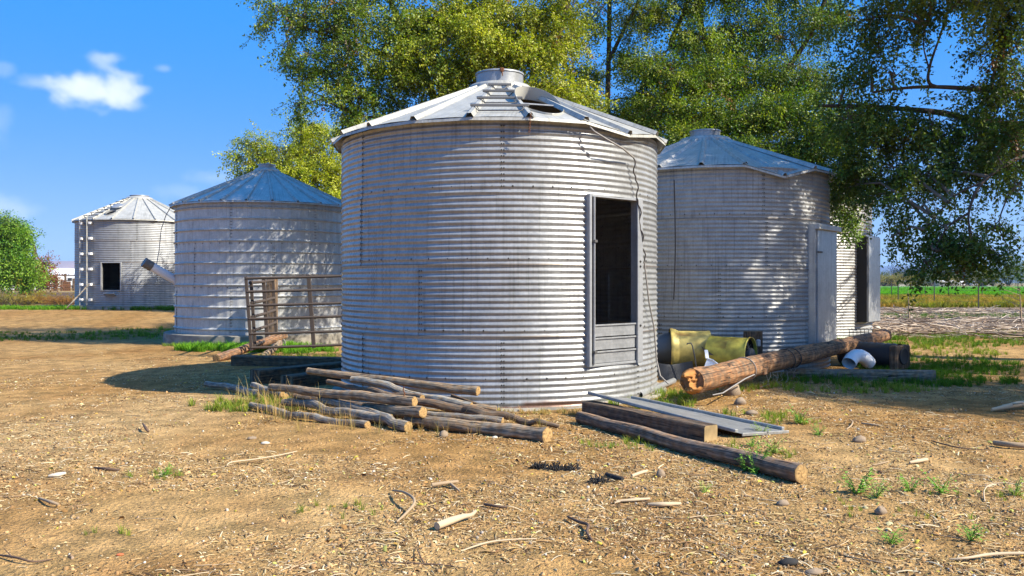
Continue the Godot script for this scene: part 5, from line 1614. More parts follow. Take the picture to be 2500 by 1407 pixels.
func build_low_plants() -> void:
	var tuft := blade_tuft(12, 0.13, 0.09, 0.0045, 61)
	var green := Color(0.17, 0.38, 0.03)
	var olive := Color(0.26, 0.33, 0.05)
	var straw := Color(0.50, 0.36, 0.14)
	grass("grass", [[-5.6, -17.6, 1.5, 0.7, 1500, 1.15, green], [-4.3, -17.2, 0.7, 0.6, 300, 0.9, green], [-7.0, -18.6, 0.8, 0.6, 250, 0.7, olive], [-14.0, -21.5, 5.0, 1.5, 2000, 0.6, Color(0.10, 0.19, 0.02)], [-9.5, -22.5, 2.0, 2.0, 800, 0.7, olive],
		[-17.0, -31.8, 4.0, 0.6, 1200, 1.2, green], [-13.0, -31.3, 2.5, 0.5, 700, 1.2, Color(0.09, 0.22, 0.02)], [-22.0, -33.0, 3.0, 0.7, 500, 1.0, olive],
		[-2.9, -9.6, 0.8, 0.5, 220, 0.8, olive], [-3.2, -15.4, 1.6, 0.7, 260, 0.9, olive], [-2.6, -14.2, 0.9, 0.6, 120, 0.8, straw],
		[5.5, -12.0, 1.8, 0.7, 700, 0.75, Color(0.09, 0.20, 0.02)], [4.2, -11.1, 1.5, 0.4, 260, 0.7, olive], [7.4, -14.0, 1.8, 1.3, 1200, 0.7, Color(0.10, 0.21, 0.02)], [9.8, -19.0, 4.0, 1.6, 2600, 0.75, Color(0.14, 0.24, 0.03)], [8.6, -16.6, 1.2, 1.2, 400, 0.7, olive], [13.5, -20.5, 3.0, 1.4, 900, 0.8, olive], [15.0, -31.0, 4.5, 2.0, 1100, 1.3, Color(0.13, 0.21, 0.06)],
		[0.4, -9.1, 1.0, 0.16, 120, 0.5, straw], [1.6, -9.6, 0.5, 0.2, 80, 0.8, olive], [2.0, -10.2, 0.3, 0.5, 80, 0.8, olive], [1.3, -7.3, 0.7, 0.3, 60, 0.5, olive], [-2.3, -4.7, 0.14, 0.1, 26, 0.5, olive], [-2.6, -6.1, 0.22, 0.12, 18, 0.42, olive], [-1.1, -5.2, 0.3, 0.2, 20, 0.4, olive], [2.4, -8.6, 0.8, 0.4, 150, 0.6, olive], [2.0, -6.9, 0.4, 0.25, 40, 0.4, olive], [2.9, -5.2, 1.0, 0.5, 60, 0.35, olive]], tuft)
	# dry stalks standing in the log pile
	var stalk := blade_tuft(7, 0.36, 0.16, 0.0022, 62)
	grass("dry_grass", [[-2.5, -9.0, 0.35, 0.25, 26, 1.0, straw], [-2.1, -8.5, 0.6, 0.3, 34, 0.8, straw], [-1.4, -8.0, 0.7, 0.25, 34, 0.6, straw], [-0.6, -7.9, 0.7, 0.2, 26, 0.6, straw], [-1.6, -9.1, 0.8, 0.2, 22, 0.7, straw], [0.1, -8.2, 0.5, 0.2, 14, 0.5, straw], [-2.9, -9.7, 0.4, 0.25, 24, 0.7, straw]], stalk)
	# green weeds, each a plant
	var wm := [weed_mesh(71), weed_mesh(72)]
	var spots := [[Vector3(2.344, 0, -7.792), 1.3, "leafy green weed just beyond the metal panel's low end"], [Vector3(2.9, 0, -8.401), 1.7, "largest green weed clump on the dirt behind the metal panel"], [Vector3(2.324, 0, -5.628), 1.9, "broad green weed in front of the round pole's sawn end, leftmost of the row"], [Vector3(2.402, 0, -5.489), 1.3, "low pale weed beside the broad green weed"], [Vector3(2.706, 0, -5.65), 1.3, "dark upright weed in the middle of the foreground row"], [Vector3(2.889, 0, -5.606), 1.4, "spiky green weed at the right of the foreground row"], [Vector3(3.365, 0, -5.574), 1.3, "weed with red leaves beside the looping root at the right edge"], [Vector3(1.812, 0, -6.193), 1.5, "tall weed sprig growing against the round pole"], [Vector3(1.766, 0, -6.301), 1.0, "small sprig left of the tall weed on the round pole"], [Vector3(2.175, 0, -6.934), 1.5, "weed between the round pole and the metal panel"], [Vector3(2.072, 0, -7.192), 1.1, "small weed near the square timber's sawn face"], [Vector3(2.873, 0, -7.792), 1.1, "small weed right of the metal panel's tip"], [Vector3(1.559, 0, -10.502), 2.0, "weed growing at the foot of the central bin under the doorway"], [Vector3(2.076, 0, -4.564), 1.0, "sparse little weed in the right foreground"], [Vector3(-2.535, 0, -6.102), 1.0, "tiny green sprout in the left foreground"], [Vector3(1.319, 0, -5.65), 0.8, "tiny weed in the dirt left of the round pole's end"], [Vector3(2.533, 0, -4.601), 1.2, "thin dark weed near the long pale stick at right"], [Vector3(-9.059, 0.05, -32.903), 1.4, "small weed on the dirt by the ribbed bin's far side"]]
	for k in spots.size():
		var o := MeshInstance3D.new()
		o.name = numbered("weed")
		o.mesh = wm[k % 2]
		o.material_override = mats.weed_green if k % 3 else mats.weed_pale
		add_child(o)
		var q: Vector3 = spots[k][0]
		o.position = on_ground(q.x, q.z, -0.01)
		o.rotation.y = k * 1.7
		var sc: float = spots[k][1] * 0.72
		o.scale = Vector3(sc, sc * (1.5 if k in [7, 8] else 1.0), sc)
		o.set_meta("label", spots[k][2])
		o.set_meta("category", "weed")
		o.set_meta("group", "green weeds in the yard")

func chip_mesh(l: float, w: float, bend: float) -> ArrayMesh:
	var mb := MB.new()
	for i in 4:
		var f := i / 3.0 - 0.5
		var y := bend * (0.25 - f * f) * 4.0
		var ww := w * (1.0 - 0.5 * absf(f) * 2.0 * 0.6)
		mb.p(Vector3(f * l, y, -ww * 0.5))
		mb.p(Vector3(f * l, y + w * 0.25, 0))
		mb.p(Vector3(f * l, y, ww * 0.5))
	for i in 3:
		var q := i * 3
		mb.quad(q + 1, q, q + 3, q + 4)
		mb.quad(q + 2, q + 1, q + 4, q + 5)
	return mb.mesh()

func twig_mesh(sd: int) -> ArrayMesh:
	var mb := MB.new()
	var r := RandomNumberGenerator.new()
	r.seed = sd
	var pts := []
	for i in 6:
		pts.append(Vector3(i * 0.2 - 0.5, 0.02 + r.randf() * 0.03, r.randf_range(-0.06, 0.06)))
	mb.tube(pts, [0.012, 0.012, 0.011, 0.01, 0.008, 0.004], 4)
	mb.tube([pts[3], pts[3] + Vector3(0.14, 0.03, 0.12)], [0.008, 0.003], 4)
	return mb.mesh()

func litter(called: String, m: Mesh, count: int, r0: float, r1: float, pal: Array, smin: float, smax: float, lift: float, tilt: float, clump: float, half := 0.75, zone := 0) -> void:
	var xf := []
	var cols := []
	var tries := 0
	while xf.size() < count and tries < count * 6:
		tries += 1
		# even in log distance: thins out with distance from the yard's near edge
		var r := r0 * pow(r1 / r0, pow(rng.randf(), 0.8))
		var a := rng.randf_range(-half, half)
		var x := r * sin(a)
		var z := -r * cos(a)
		if zone == 1 and x < 5.0:
			continue
		if blocked(x, z):
			continue
		var dn := nz.get_noise_2d(x * 0.9 + 70.0, z * 0.9) + 0.5 * nz.get_noise_2d(x * 3.5, z * 3.5) + 0.30 * smoothstep(-1.6, 1.5, x) - 0.10
		if rng.randf() > clampf(0.55 + clump * dn, 0.05, 1.0):
			continue
		var s := rng.randf_range(smin, smax)
		s *= 0.55 + 0.9 * rng.randf() * rng.randf()
		var b := Basis(Vector3.UP, rng.randf() * TAU) * Basis(Vector3.RIGHT, rng.randfn() * tilt) * Basis(Vector3.FORWARD, rng.randfn() * tilt * 0.6)
		xf.append(Transform3D(b.scaled(Vector3.ONE * s), on_ground(x, z, lift * s)))
		var c: Color = pal[rng.randi() % pal.size()]
		var j := rng.randf_range(0.7, 1.25)
		cols.append(Color(c.r * j, c.g * j, c.b * j))
	scatter(self, called, m, mats.litter, xf, cols)

func build_litter() -> void:
	var straw := [Color(0.62, 0.45, 0.23), Color(0.74, 0.60, 0.38), Color(0.50, 0.34, 0.16), Color(0.34, 0.20, 0.09), Color(0.58, 0.41, 0.18), Color(0.16, 0.09, 0.045), Color(0.44, 0.27, 0.12), Color(0.10, 0.06, 0.035)]  # darkest tones: real dark chips, and stand-ins for tiny ground shadows
	litter("wood_chips", chip_mesh(1.0, 0.42, 0.14), 90000, 3.6, 18.0, straw, 0.008, 0.028, 0.05, 0.45, 1.5)
	litter("straw", chip_mesh(1.0, 0.10, 0.08), 46000, 3.6, 20.0, straw, 0.02, 0.095, 0.04, 0.2, 1.9)
	var leafy := [Color(0.62, 0.50, 0.08), Color(0.55, 0.34, 0.08), Color(0.40, 0.22, 0.08), Color(0.66, 0.58, 0.30), Color(0.45, 0.44, 0.12), Color(0.28, 0.15, 0.07)]
	litter("fallen_leaves", chip_mesh(1.0, 0.62, 0.22), 5000, 3.6, 18.0, leafy, 0.015, 0.036, 0.08, 0.6, 1.3)
	var pm := MB.new()
	pm.blob(Vector3.ZERO, Vector3(0.5, 0.36, 0.42), nz, 0.9, Color.WHITE, 4, 6)
	litter("pebbles", pm.mesh(), 4000, 3.6, 16.0, [Color(0.50, 0.42, 0.33), Color(0.38, 0.27, 0.18), Color(0.66, 0.58, 0.48), Color(0.30, 0.20, 0.12)], 0.006, 0.024, 0.15, 0.5, 0.7)
	litter("dirt_clods", pm.mesh(), 9000, 3.6, 14.0, [Color(0.48, 0.29, 0.13), Color(0.40, 0.23, 0.10), Color(0.55, 0.35, 0.17)], 0.010, 0.034, 0.05, 0.5, 0.7)
	var twig_cols := [Color(0.56, 0.42, 0.26), Color(0.30, 0.19, 0.11), Color(0.62, 0.50, 0.34), Color(0.12, 0.075, 0.05), Color(0.45, 0.30, 0.18)]
	litter("twigs", twig_mesh(81), 1100, 3.8, 20.0, twig_cols, 0.07, 0.28, 0.0, 0.06, 1.3)
	litter("twigs", twig_mesh(82), 900, 3.8, 20.0, twig_cols, 0.05, 0.20, 0.0, 0.06, 1.3)
	# tangled brush at the right, beyond the shade
	var dry := [Color(0.54, 0.42, 0.31), Color(0.42, 0.31, 0.22), Color(0.68, 0.56, 0.44), Color(0.28, 0.20, 0.14)]
	litter("brush_litter", twig_mesh(83), 9000, 21.5, 46.0, dry, 0.35, 1.3, 0.03, 0.16, 0.8, 0.62, 1)
	# weeds between the brush and the field
	var tall := blade_tuft(16, 0.8, 0.6, 0.025, 63)
	var xf := []
	var cols := []
	for k in 5200:
		var z := -rng.randf_range(45.0, 78.0)
		var x := rng.randf_range(0.38, 0.68) * -z
		var nn := nz.get_noise_2d(x * 0.5, z * 0.5)
		if rng.randf() > 0.65 + nn:
			continue
		var s := rng.randf_range(0.2, 0.62)
		xf.append(Transform3D(Basis(Vector3.UP, rng.randf() * TAU).scaled(Vector3(s * 1.5, s, s * 1.5)), on_ground(x, z)))
		var c: Color = Color(0.22, 0.23, 0.03).lerp(Color(0.42, 0.24, 0.05), clampf(0.4 + nz.get_noise_2d(x * 0.35 + 30.0, z * 0.5) * 2.0, 0.0, 1.0))
		cols.append(c * rng.randf_range(0.8, 1.25))
	scatter(self, "field_weeds", tall, mats.grass, xf, cols)
	# green rows of the crop
	xf = []
	cols = []
	for k in 6000:
		var z := -lerpf(79.0, 200.0, pow(rng.randf(), 1.6))
		var x := rng.randf_range(0.40, 0.66) * -z
		var s := rng.randf_range(0.3, 0.6)
		xf.append(Transform3D(Basis(Vector3.UP, rng.randf() * TAU).scaled(Vector3(s * 1.5, s, s * 1.5)), on_ground(x, z, 0.08)))
		cols.append(Color(0.13, 0.36, 0.015) * rng.randf_range(0.8, 1.2))
	scatter(self, "crop_plants", tall, mats.grass, xf, cols)
	# weeds on the far left lot
	xf = []
	cols = []
	for k in 1500:
		var z := -rng.randf_range(36.5, 76.0)
		var x := rng.randf_range(-0.66, -0.48) * -z
		if rng.randf() > 0.45 + nz.get_noise_2d(x * 0.4, z * 0.4) * 1.6:
			continue
		var s := rng.randf_range(0.08, 0.28)
		xf.append(Transform3D(Basis(Vector3.UP, rng.randf() * TAU).scaled(Vector3.ONE * s), on_ground(x, z)))
		cols.append(Color(0.30, 0.17, 0.06).lerp(Color(0.34, 0.28, 0.05), rng.randf()) * rng.randf_range(0.7, 1.3))
	scatter(self, "lot_weeds", tall, mats.grass, xf, cols)

func stick(label: String, pts: Array, radii: Array, m: Material, branch := []) -> void:
	var mb := MB.new()
	mb.tube(smooth_path(pts), spread_radii(radii, pts.size()), 8, true, Color.WHITE, 0.25, nz)
	if branch.size():
		mb.tube(branch, [radii[0] * 0.8, radii[0] * 0.4], 6)
	single("stick", mb, m, label, "stick", Vector3.ZERO, 0.0, "sticks and branches on the ground")

func smooth_path(pts: Array) -> Array:
	var r := []
	for i in pts.size() - 1:
		for k in 4:
			r.append(pts[i].cubic_interpolate(pts[i + 1], pts[maxi(i - 1, 0)], pts[mini(i + 2, pts.size() - 1)], k / 4.0))
	r.append(pts[-1])
	return r

func spread_radii(radii: Array, n: int) -> Array:
	var r := []
	var m := (n - 1) * 4 + 1
	for i in m:
		var f := float(i) / (m - 1) * (radii.size() - 1)
		r.append(lerpf(radii[int(f)], radii[mini(int(f) + 1, radii.size() - 1)], f - int(f)))
	return r

func rock(label: String, at: Vector3, s: Vector3, m: Material, sd := 0.0, called := "stone", cat := "stone") -> void:
	var mb := MB.new()
	mb.blob(Vector3(0, s.y * 0.55, 0), s, nz, 0.5)
	for i in mb.v.size():
		mb.v[i] += s * 0.25 * nz.get_noise_3dv(mb.v[i] * 30.0 + Vector3(sd, 0, sd))
	single(called, mb, m, label, cat, on_ground(at.x, at.z))

func build_ground_items() -> void:
	var pale: Material = mats.stick_pale
	var dk: Material = mats.stick_dark
	var tan: Material = mats.stick_tan
	stick("thick pale driftwood piece with a dark end, in the centre foreground", [Vector3(-0.431, 0.03, -4.769), Vector3(-0.36, 0.03, -4.875), Vector3(-0.293, 0.03, -4.961), Vector3(-0.246, 0.03, -4.995), Vector3(-0.217, 0.05, -5.021)], [0.022, 0.022, 0.016, 0.012, 0.009], pale)
	stick("curved tan branch bent like a hook, left of the pale driftwood", [Vector3(-0.808, 0.02, -5.626), Vector3(-0.706, 0.06, -5.423), Vector3(-0.623, 0.07, -5.24), Vector3(-0.609, 0.05, -5.16), Vector3(-0.642, 0.03, -5.022), Vector3(-0.682, 0.01, -4.92)], [0.005, 0.008, 0.010, 0.010, 0.008, 0.006], tan)
	stick("dark forked stick in the foreground under the round pole", [Vector3(0.334, 0.02, -4.996), Vector3(0.396, 0.02, -4.885), Vector3(0.438, 0.03, -4.793), Vector3(0.418, 0.03, -4.652), Vector3(0.44, 0.01, -4.568)], [0.007, 0.010, 0.009, 0.009, 0.006], dk)
	stick("long thin brown twig lying along the bottom edge", [Vector3(-0.71, 0.01, -4.22), Vector3(-0.516, 0.01, -4.195), Vector3(-0.349, 0.01, -4.171), Vector3(-0.24, 0.01, -4.129)], [0.003, 0.005, 0.004, 0.002], dk)
	stick("thin twig pointing up out of the dirt near the bottom edge", [Vector3(-0.446, 0.01, -4.202), Vector3(-0.482, 0.03, -4.299), Vector3(-0.508, 0.02, -4.431)], [0.004, 0.003, 0.002], dk)
	stick("long forked pale twig in the lower middle", [Vector3(-0.27, 0.01, -4.387), Vector3(-0.133, 0.02, -4.5), Vector3(0, 0.02, -4.551), Vector3(0.136, 0.01, -4.598)], [0.004, 0.005, 0.004, 0.003], pale, [Vector3(-0.133, 0.02, -4.5), Vector3(-0.221, 0.01, -4.497)])
	stick("long pale branch at the lower right corner", [Vector3(2.236, 0.01, -4.258), Vector3(2.317, 0.02, -4.246), Vector3(2.451, 0.02, -4.297), Vector3(2.568, 0.02, -4.317), Vector3(2.717, 0.02, -4.317)], [0.003, 0.006, 0.008, 0.008, 0.007], pale)
	stick("looping thin root at the right edge of the yard", [Vector3(3.055, 0.01, -5.38), Vector3(3.154, 0.03, -5.564), Vector3(3.236, 0.05, -5.65), Vector3(3.315, 0.06, -5.666), Vector3(3.392, 0.06, -5.655), Vector3(3.463, 0.04, -5.634)], [0.004, 0.004, 0.004, 0.004, 0.004], pale)
	stick("white split stick on the dirt at the right", [Vector3(3.112, 0.015, -6.518), Vector3(3.197, 0.02, -6.555), Vector3(3.31, 0.015, -6.639)], [0.010, 0.016, 0.011], pale)
	stick("slender tan stick left of the white split stick", [Vector3(2.798, 0.01, -6.453), Vector3(2.9, 0.012, -6.517), Vector3(2.982, 0.01, -6.586)], [0.004, 0.006, 0.004], tan)
	stick("curved pale twig on the open dirt at the upper right", [Vector3(3.229, 0.01, -8.039), Vector3(3.324, 0.02, -8.165), Vector3(3.438, 0.02, -8.405), Vector3(3.411, 0.04, -8.409)], [0.006, 0.008, 0.008, 0.006], tan)
	stick("grey brown stick right of the curved pale twig", [Vector3(3.508, 0.012, -8.355), Vector3(3.576, 0.015, -8.265), Vector3(3.659, 0.01, -8.223)], [0.009, 0.011, 0.008], tan)
	stick("long crooked dark stick at the right of the yard", [Vector3(3.748, 0.01, -7.437), Vector3(3.753, 0.02, -7.235), Vector3(3.8, 0.02, -7.091), Vector3(3.929, 0.01, -7.072), Vector3(4.038, 0.01, -7.02)], [0.005, 0.007, 0.006, 0.004, 0.003], dk)
	stick("thick cut stick reaching in from the right edge", [Vector3(4.203, 0.03, -7.257), Vector3(4.282, 0.035, -7.14), Vector3(4.429, 0.03, -7.094)], [0.024, 0.026, 0.026], tan)
	stick("pale barkless bough in the shade at the right edge", [Vector3(5.257, 0.03, -9.124), Vector3(5.451, 0.06, -9.163), Vector3(5.657, 0.07, -9.28), Vector3(5.923, 0.06, -9.412)], [0.018, 0.03, 0.035, 0.03], pale, [Vector3(5.5, 0.05, -9.322), Vector3(5.548, 0.12, -9.028)])
	stick("black charred stick near the charcoal clumps", [Vector3(0.69, 0.02, -6.106), Vector3(0.739, 0.02, -6.016), Vector3(0.789, 0.02, -5.941)], [0.013, 0.018, 0.016], mats.char)
	stick("short pale stick right of the black charred stick", [Vector3(0.873, 0.015, -6.063), Vector3(0.935, 0.02, -6.133), Vector3(1.012, 0.015, -6.235)], [0.010, 0.012, 0.010], pale)
	stick("tan stick with a dark frayed end left of the charcoal clumps", [Vector3(-0.552, 0.03, -5.732), Vector3(-0.468, 0.035, -5.77), Vector3(-0.379, 0.03, -5.838)], [0.014, 0.012, 0.010], tan, [Vector3(-0.425, 0.03, -5.767), Vector3(-0.35, 0.01, -5.643)])
	stick("dark short stick above the pale driftwood", [Vector3(-0.177, 0.015, -5.301), Vector3(-0.103, 0.02, -5.234), Vector3(-0.033, 0.015, -5.224)], [0.008, 0.009, 0.006], dk)
	stick("long bleached stalk lying in the left middle of the yard", [Vector3(-2.206, 0.01, -6.439), Vector3(-2.192, 0.02, -6.51), Vector3(-2.049, 0.02, -6.615), Vector3(-1.898, 0.02, -6.772), Vector3(-1.79, 0.02, -6.936)], [0.003, 0.006, 0.006, 0.005, 0.004], pale)
	stick("black twig standing up on the dirt left of the log pile", [Vector3(-3.443, 0.01, -7.885), Vector3(-3.492, 0.04, -7.935), Vector3(-3.595, 0.05, -8.107)], [0.010, 0.014, 0.008], dk)
	stick("dark twig cluster at the lower left corner", [Vector3(-2.681, 0.01, -4.328), Vector3(-2.512, 0.03, -4.222), Vector3(-2.41, 0.02, -4.19), Vector3(-2.355, 0.01, -4.258)], [0.005, 0.007, 0.006, 0.003], dk, [Vector3(-2.551, 0.02, -4.253), Vector3(-2.604, 0.06, -4.271)])
	stick("dark flat bark strip in the left foreground", [Vector3(-3.199, 0.01, -6.368), Vector3(-3.063, 0.02, -6.281), Vector3(-2.96, 0.01, -6.284)], [0.006, 0.011, 0.007], dk)
	stick("grey brown twig leaning at the lower left", [Vector3(-3.101, 0.01, -5.461), Vector3(-2.946, 0.03, -5.304), Vector3(-2.872, 0.02, -5.273)], [0.006, 0.010, 0.008], tan)
	stick("white bone like chip in the left foreground", [Vector3(-3.362, 0.02, -6.042), Vector3(-3.306, 0.025, -6.059), Vector3(-3.292, 0.02, -6.133)], [0.008, 0.016, 0.010], mats.bone)
	stick("pair of pale sticks lying between the driftwood and the round pole", [Vector3(0.673, 0.015, -5.371), Vector3(0.781, 0.02, -5.382), Vector3(0.895, 0.015, -5.432)], [0.007, 0.010, 0.007], pale, [Vector3(0.658, 0.01, -5.35), Vector3(0.828, 0.02, -5.433)])
	stick("broad pale splinter right of the paired sticks", [Vector3(0.864, 0.015, -5.291), Vector3(0.958, 0.022, -5.265), Vector3(1.076, 0.015, -5.311)], [0.008, 0.015, 0.009], pale)
	for k in 4:
		var q: Vector3 = [Vector3(0.214, 0, -6.413), Vector3(0.322, 0, -6.356), Vector3(0.444, 0, -6.356), Vector3(0.617, 0, -5.915)][k]
		var mb := MB.new()
		for j in 60:
			var d := Vector3(rng.randfn(), absf(rng.randfn()) * 0.7, rng.randfn()).normalized()
			var s := Vector3(rng.randfn(), rng.randfn(), rng.randfn()).normalized() * 0.03
			var at := d * Vector3(0.085, 0.05, 0.06) * rng.randf_range(0.3, 1.0)
			mb.tube([at - s, at + s], [0.004, 0.003], 4)
		single("charcoal_clump", mb, mats.char, ["black matted clump, leftmost of three in a row below the logs", "black matted clump in the middle of the three", "black matted clump at the right of the three", "black matted clump standing alone by the charred stick"][k], "debris", on_ground(q.x, q.z), 0.0, "black matted clumps")
	rock("pale round stone just below the front logs", Vector3(-0.633, 0, -7.709), Vector3(0.045, 0.035, 0.035), mats.stone)
	rock("white chip of stone under the longest front log's end", Vector3(-0.157, 0, -7.588), Vector3(0.03, 0.012, 0.02), mats.bone, 3.0)
	rock("white scrap of paper like stone left of the log pile", Vector3(-2.177, 0, -7.356), Vector3(0.04, 0.014, 0.025), mats.bone, 5.0)
	rock("flat tan stone left of the white scrap", Vector3(-2.369, 0, -7.588), Vector3(0.045, 0.014, 0.03), mats.stone, 8.0)
	rock("dark topped rock in the right foreground", Vector3(2.258, 0, -5.103), Vector3(0.035, 0.03, 0.03), mats.stone, 11.0)
	rock("flat rock on the open dirt beside the metal panel", Vector3(3.122, 0, -7.47), Vector3(0.07, 0.035, 0.04), mats.stone, 14.0)
	rock("brown rock lying before the utility pole's rotted end", Vector3(2.668, 0, -9.726), Vector3(0.075, 0.05, 0.055), mats.stone, 17.0)
	rock("rough rock right of the brown rock", Vector3(2.577, 0, -8.946), Vector3(0.07, 0.03, 0.045), mats.stone, 20.0)
	rock("pale triangular stone near the paired sticks", Vector3(1.087, 0, -6.089), Vector3(0.035, 0.032, 0.022), mats.stone, 23.0)
	rock("pale flat stone on the bottom edge at right", Vector3(1.485, 0, -4.082), Vector3(0.05, 0.016, 0.03), mats.stone, 26.0)
	rock("black chunk of wood at the bottom right foreground", Vector3(1.398, 0, -4.213), Vector3(0.05, 0.02, 0.03), mats.char, 29.0)
	rock("dark brown chunk left of the round pole's end", Vector3(1.74, 0, -5.348), Vector3(0.045, 0.022, 0.03), mats.stone, 31.0)
	rock("orange red leaf like scrap at the lower left", Vector3(-2.042, 0, -4.339), Vector3(0.02, 0.006, 0.014), mats.orange_scrap, 35.0, "scrap", "scrap")
	rock("large white boulder on the litter right of the far bin", on_ground(9.6, -21.9), Vector3(0.13, 0.09, 0.10), mats.bone, 41.0)
	rock("tan boulder beside the large white one", on_ground(9.15, -22.1), Vector3(0.16, 0.07, 0.10), mats.stone, 44.0)
	# bare saplings in the brush
	for k in 3:
		var q: Vector3 = [on_ground(15.9, -26.0), on_ground(13.6, -28.5), on_ground(12.4, -33.0)][k]
		var h: float = [1.15, 1.05, 1.0][k]
		var mb := MB.new()
		mb.tube([Vector3.ZERO, Vector3(-0.02, h * 0.5, 0), Vector3(-0.05, h, 0)], [0.03, 0.02, 0.008], 6)
		for j in [5, 2, 2][k]:
			var f: float = 0.35 + 0.14 * j
			var a := rng.randf() * TAU
			mb.tube([Vector3(-0.03 * f, h * f, 0), Vector3(-0.5 + 0.2 * sin(a), h * f + 0.25, 0.2 * cos(a))] if k == 0 else [Vector3(0, h * f, 0), Vector3(0.3 * sin(a), h * f + 0.3, 0.2 * cos(a))], [0.012, 0.005], 5)
		single("bare_sapling", mb, mats.stick_tan, ["bare tan sapling with side twigs at the right edge of the litter", "leafless thin stem standing in the litter, middle one", "pale bent dead stem standing near the far bin"][k], "sapling", q, 0.0, "bare saplings in the brush")

# ---------------------------------------------------------------- far things
func shrub(called: String, label: String, at: Vector3, s: Vector3, n: int, lf: Array, size: float, group: String, cat := "shrub") -> void:
	var o := thing(called, label, cat, at, 0.0, group)
	var r := RandomNumberGenerator.new()
	r.seed = int(absf(at.x) * 100.0) + n
	var mb := MB.new()
	var xf := []
	var cols := []
	var lobes := []
	for k in 7:
		lobes.append(Vector3(r.randf_range(-0.6, 0.6) * s.x, r.randf_range(0.45, 1.25) * s.y, r.randf_range(-0.5, 0.5) * s.z))
		mb.tube([Vector3.ZERO, lobes[k] * Vector3(0.4, 0.6, 0.4), lobes[k]], [0.05 * size, 0.03 * size, 0.012 * size], 4, false)
	for k in n:
		var c: Vector3 = lobes[r.randi() % 7]
		var d := Vector3(r.randfn(), r.randfn(), r.randfn()).normalized() * pow(r.randf(), 0.4)
		var p := c + d * s * 0.52
		p.y = maxf(p.y, 0.04 * s.y)
		var dir := (d + Vector3(0, 0.3, 0)).normalized()
		xf.append(Transform3D(Basis.looking_at(-dir, Vector3(r.randfn(), r.randfn(), 0.3).normalized()).scaled(Vector3.ONE * size * r.randf_range(0.7, 1.25)), p))
		var col: Color = lf[0].lerp(lf[1], r.randf())
		cols.append(col * r.randf_range(0.75, 1.25))
	part(o, "stems", mb, mats.bark, "stuff")
	scatter(o, "foliage", clusters[n % 3], mats.leaf, xf, cols)

func shed(called: String, label: String, at: Vector3, s: Vector3, roof_h: float, wall: Material, roof: Material, turn := 0.0, openings := [], cat := "shed") -> void:
	var o := thing(called, label, cat, at, turn)
	var mb := MB.new()
	mb.box(Transform3D(Basis(), Vector3(0, s.y * 0.5, 0)), s, 0.02)
	part(o, "wall", mb, wall)
	mb = MB.new()
	var hx := s.x * 0.5 + 0.2
	var hz := s.z * 0.5 + 0.3
	var y := s.y + 0.02
	var c := Vector3(0, s.y + 0.1, 0)
	mb.face([Vector3(-hx, y, hz), Vector3(hx, y, hz), Vector3(hx, y + roof_h, 0), Vector3(-hx, y + roof_h, 0)], c)
	mb.face([Vector3(-hx, y, -hz), Vector3(hx, y, -hz), Vector3(hx, y + roof_h, 0), Vector3(-hx, y + roof_h, 0)], c)
	for sg in [-1, 1]:
		mb.face([Vector3(sg * hx, y, hz), Vector3(sg * hx, y, -hz), Vector3(sg * hx, y + roof_h, 0)], c)
	mb.face([Vector3(-hx, y, hz), Vector3(hx, y, hz), Vector3(hx, y, -hz), Vector3(-hx, y, -hz)], c + Vector3(0, 1, 0))
	part(o, "roof", mb, roof)
	for q in openings:
		mb = MB.new()
		mb.box(Transform3D(Basis(), Vector3(q[0], q[1], s.z * 0.5 + 0.012)), Vector3(q[2], q[3], 0.03), 0.005)
		part(o, q[4], mb, mats.glass_dark if q[4] == "window" else mats.grey_paint)

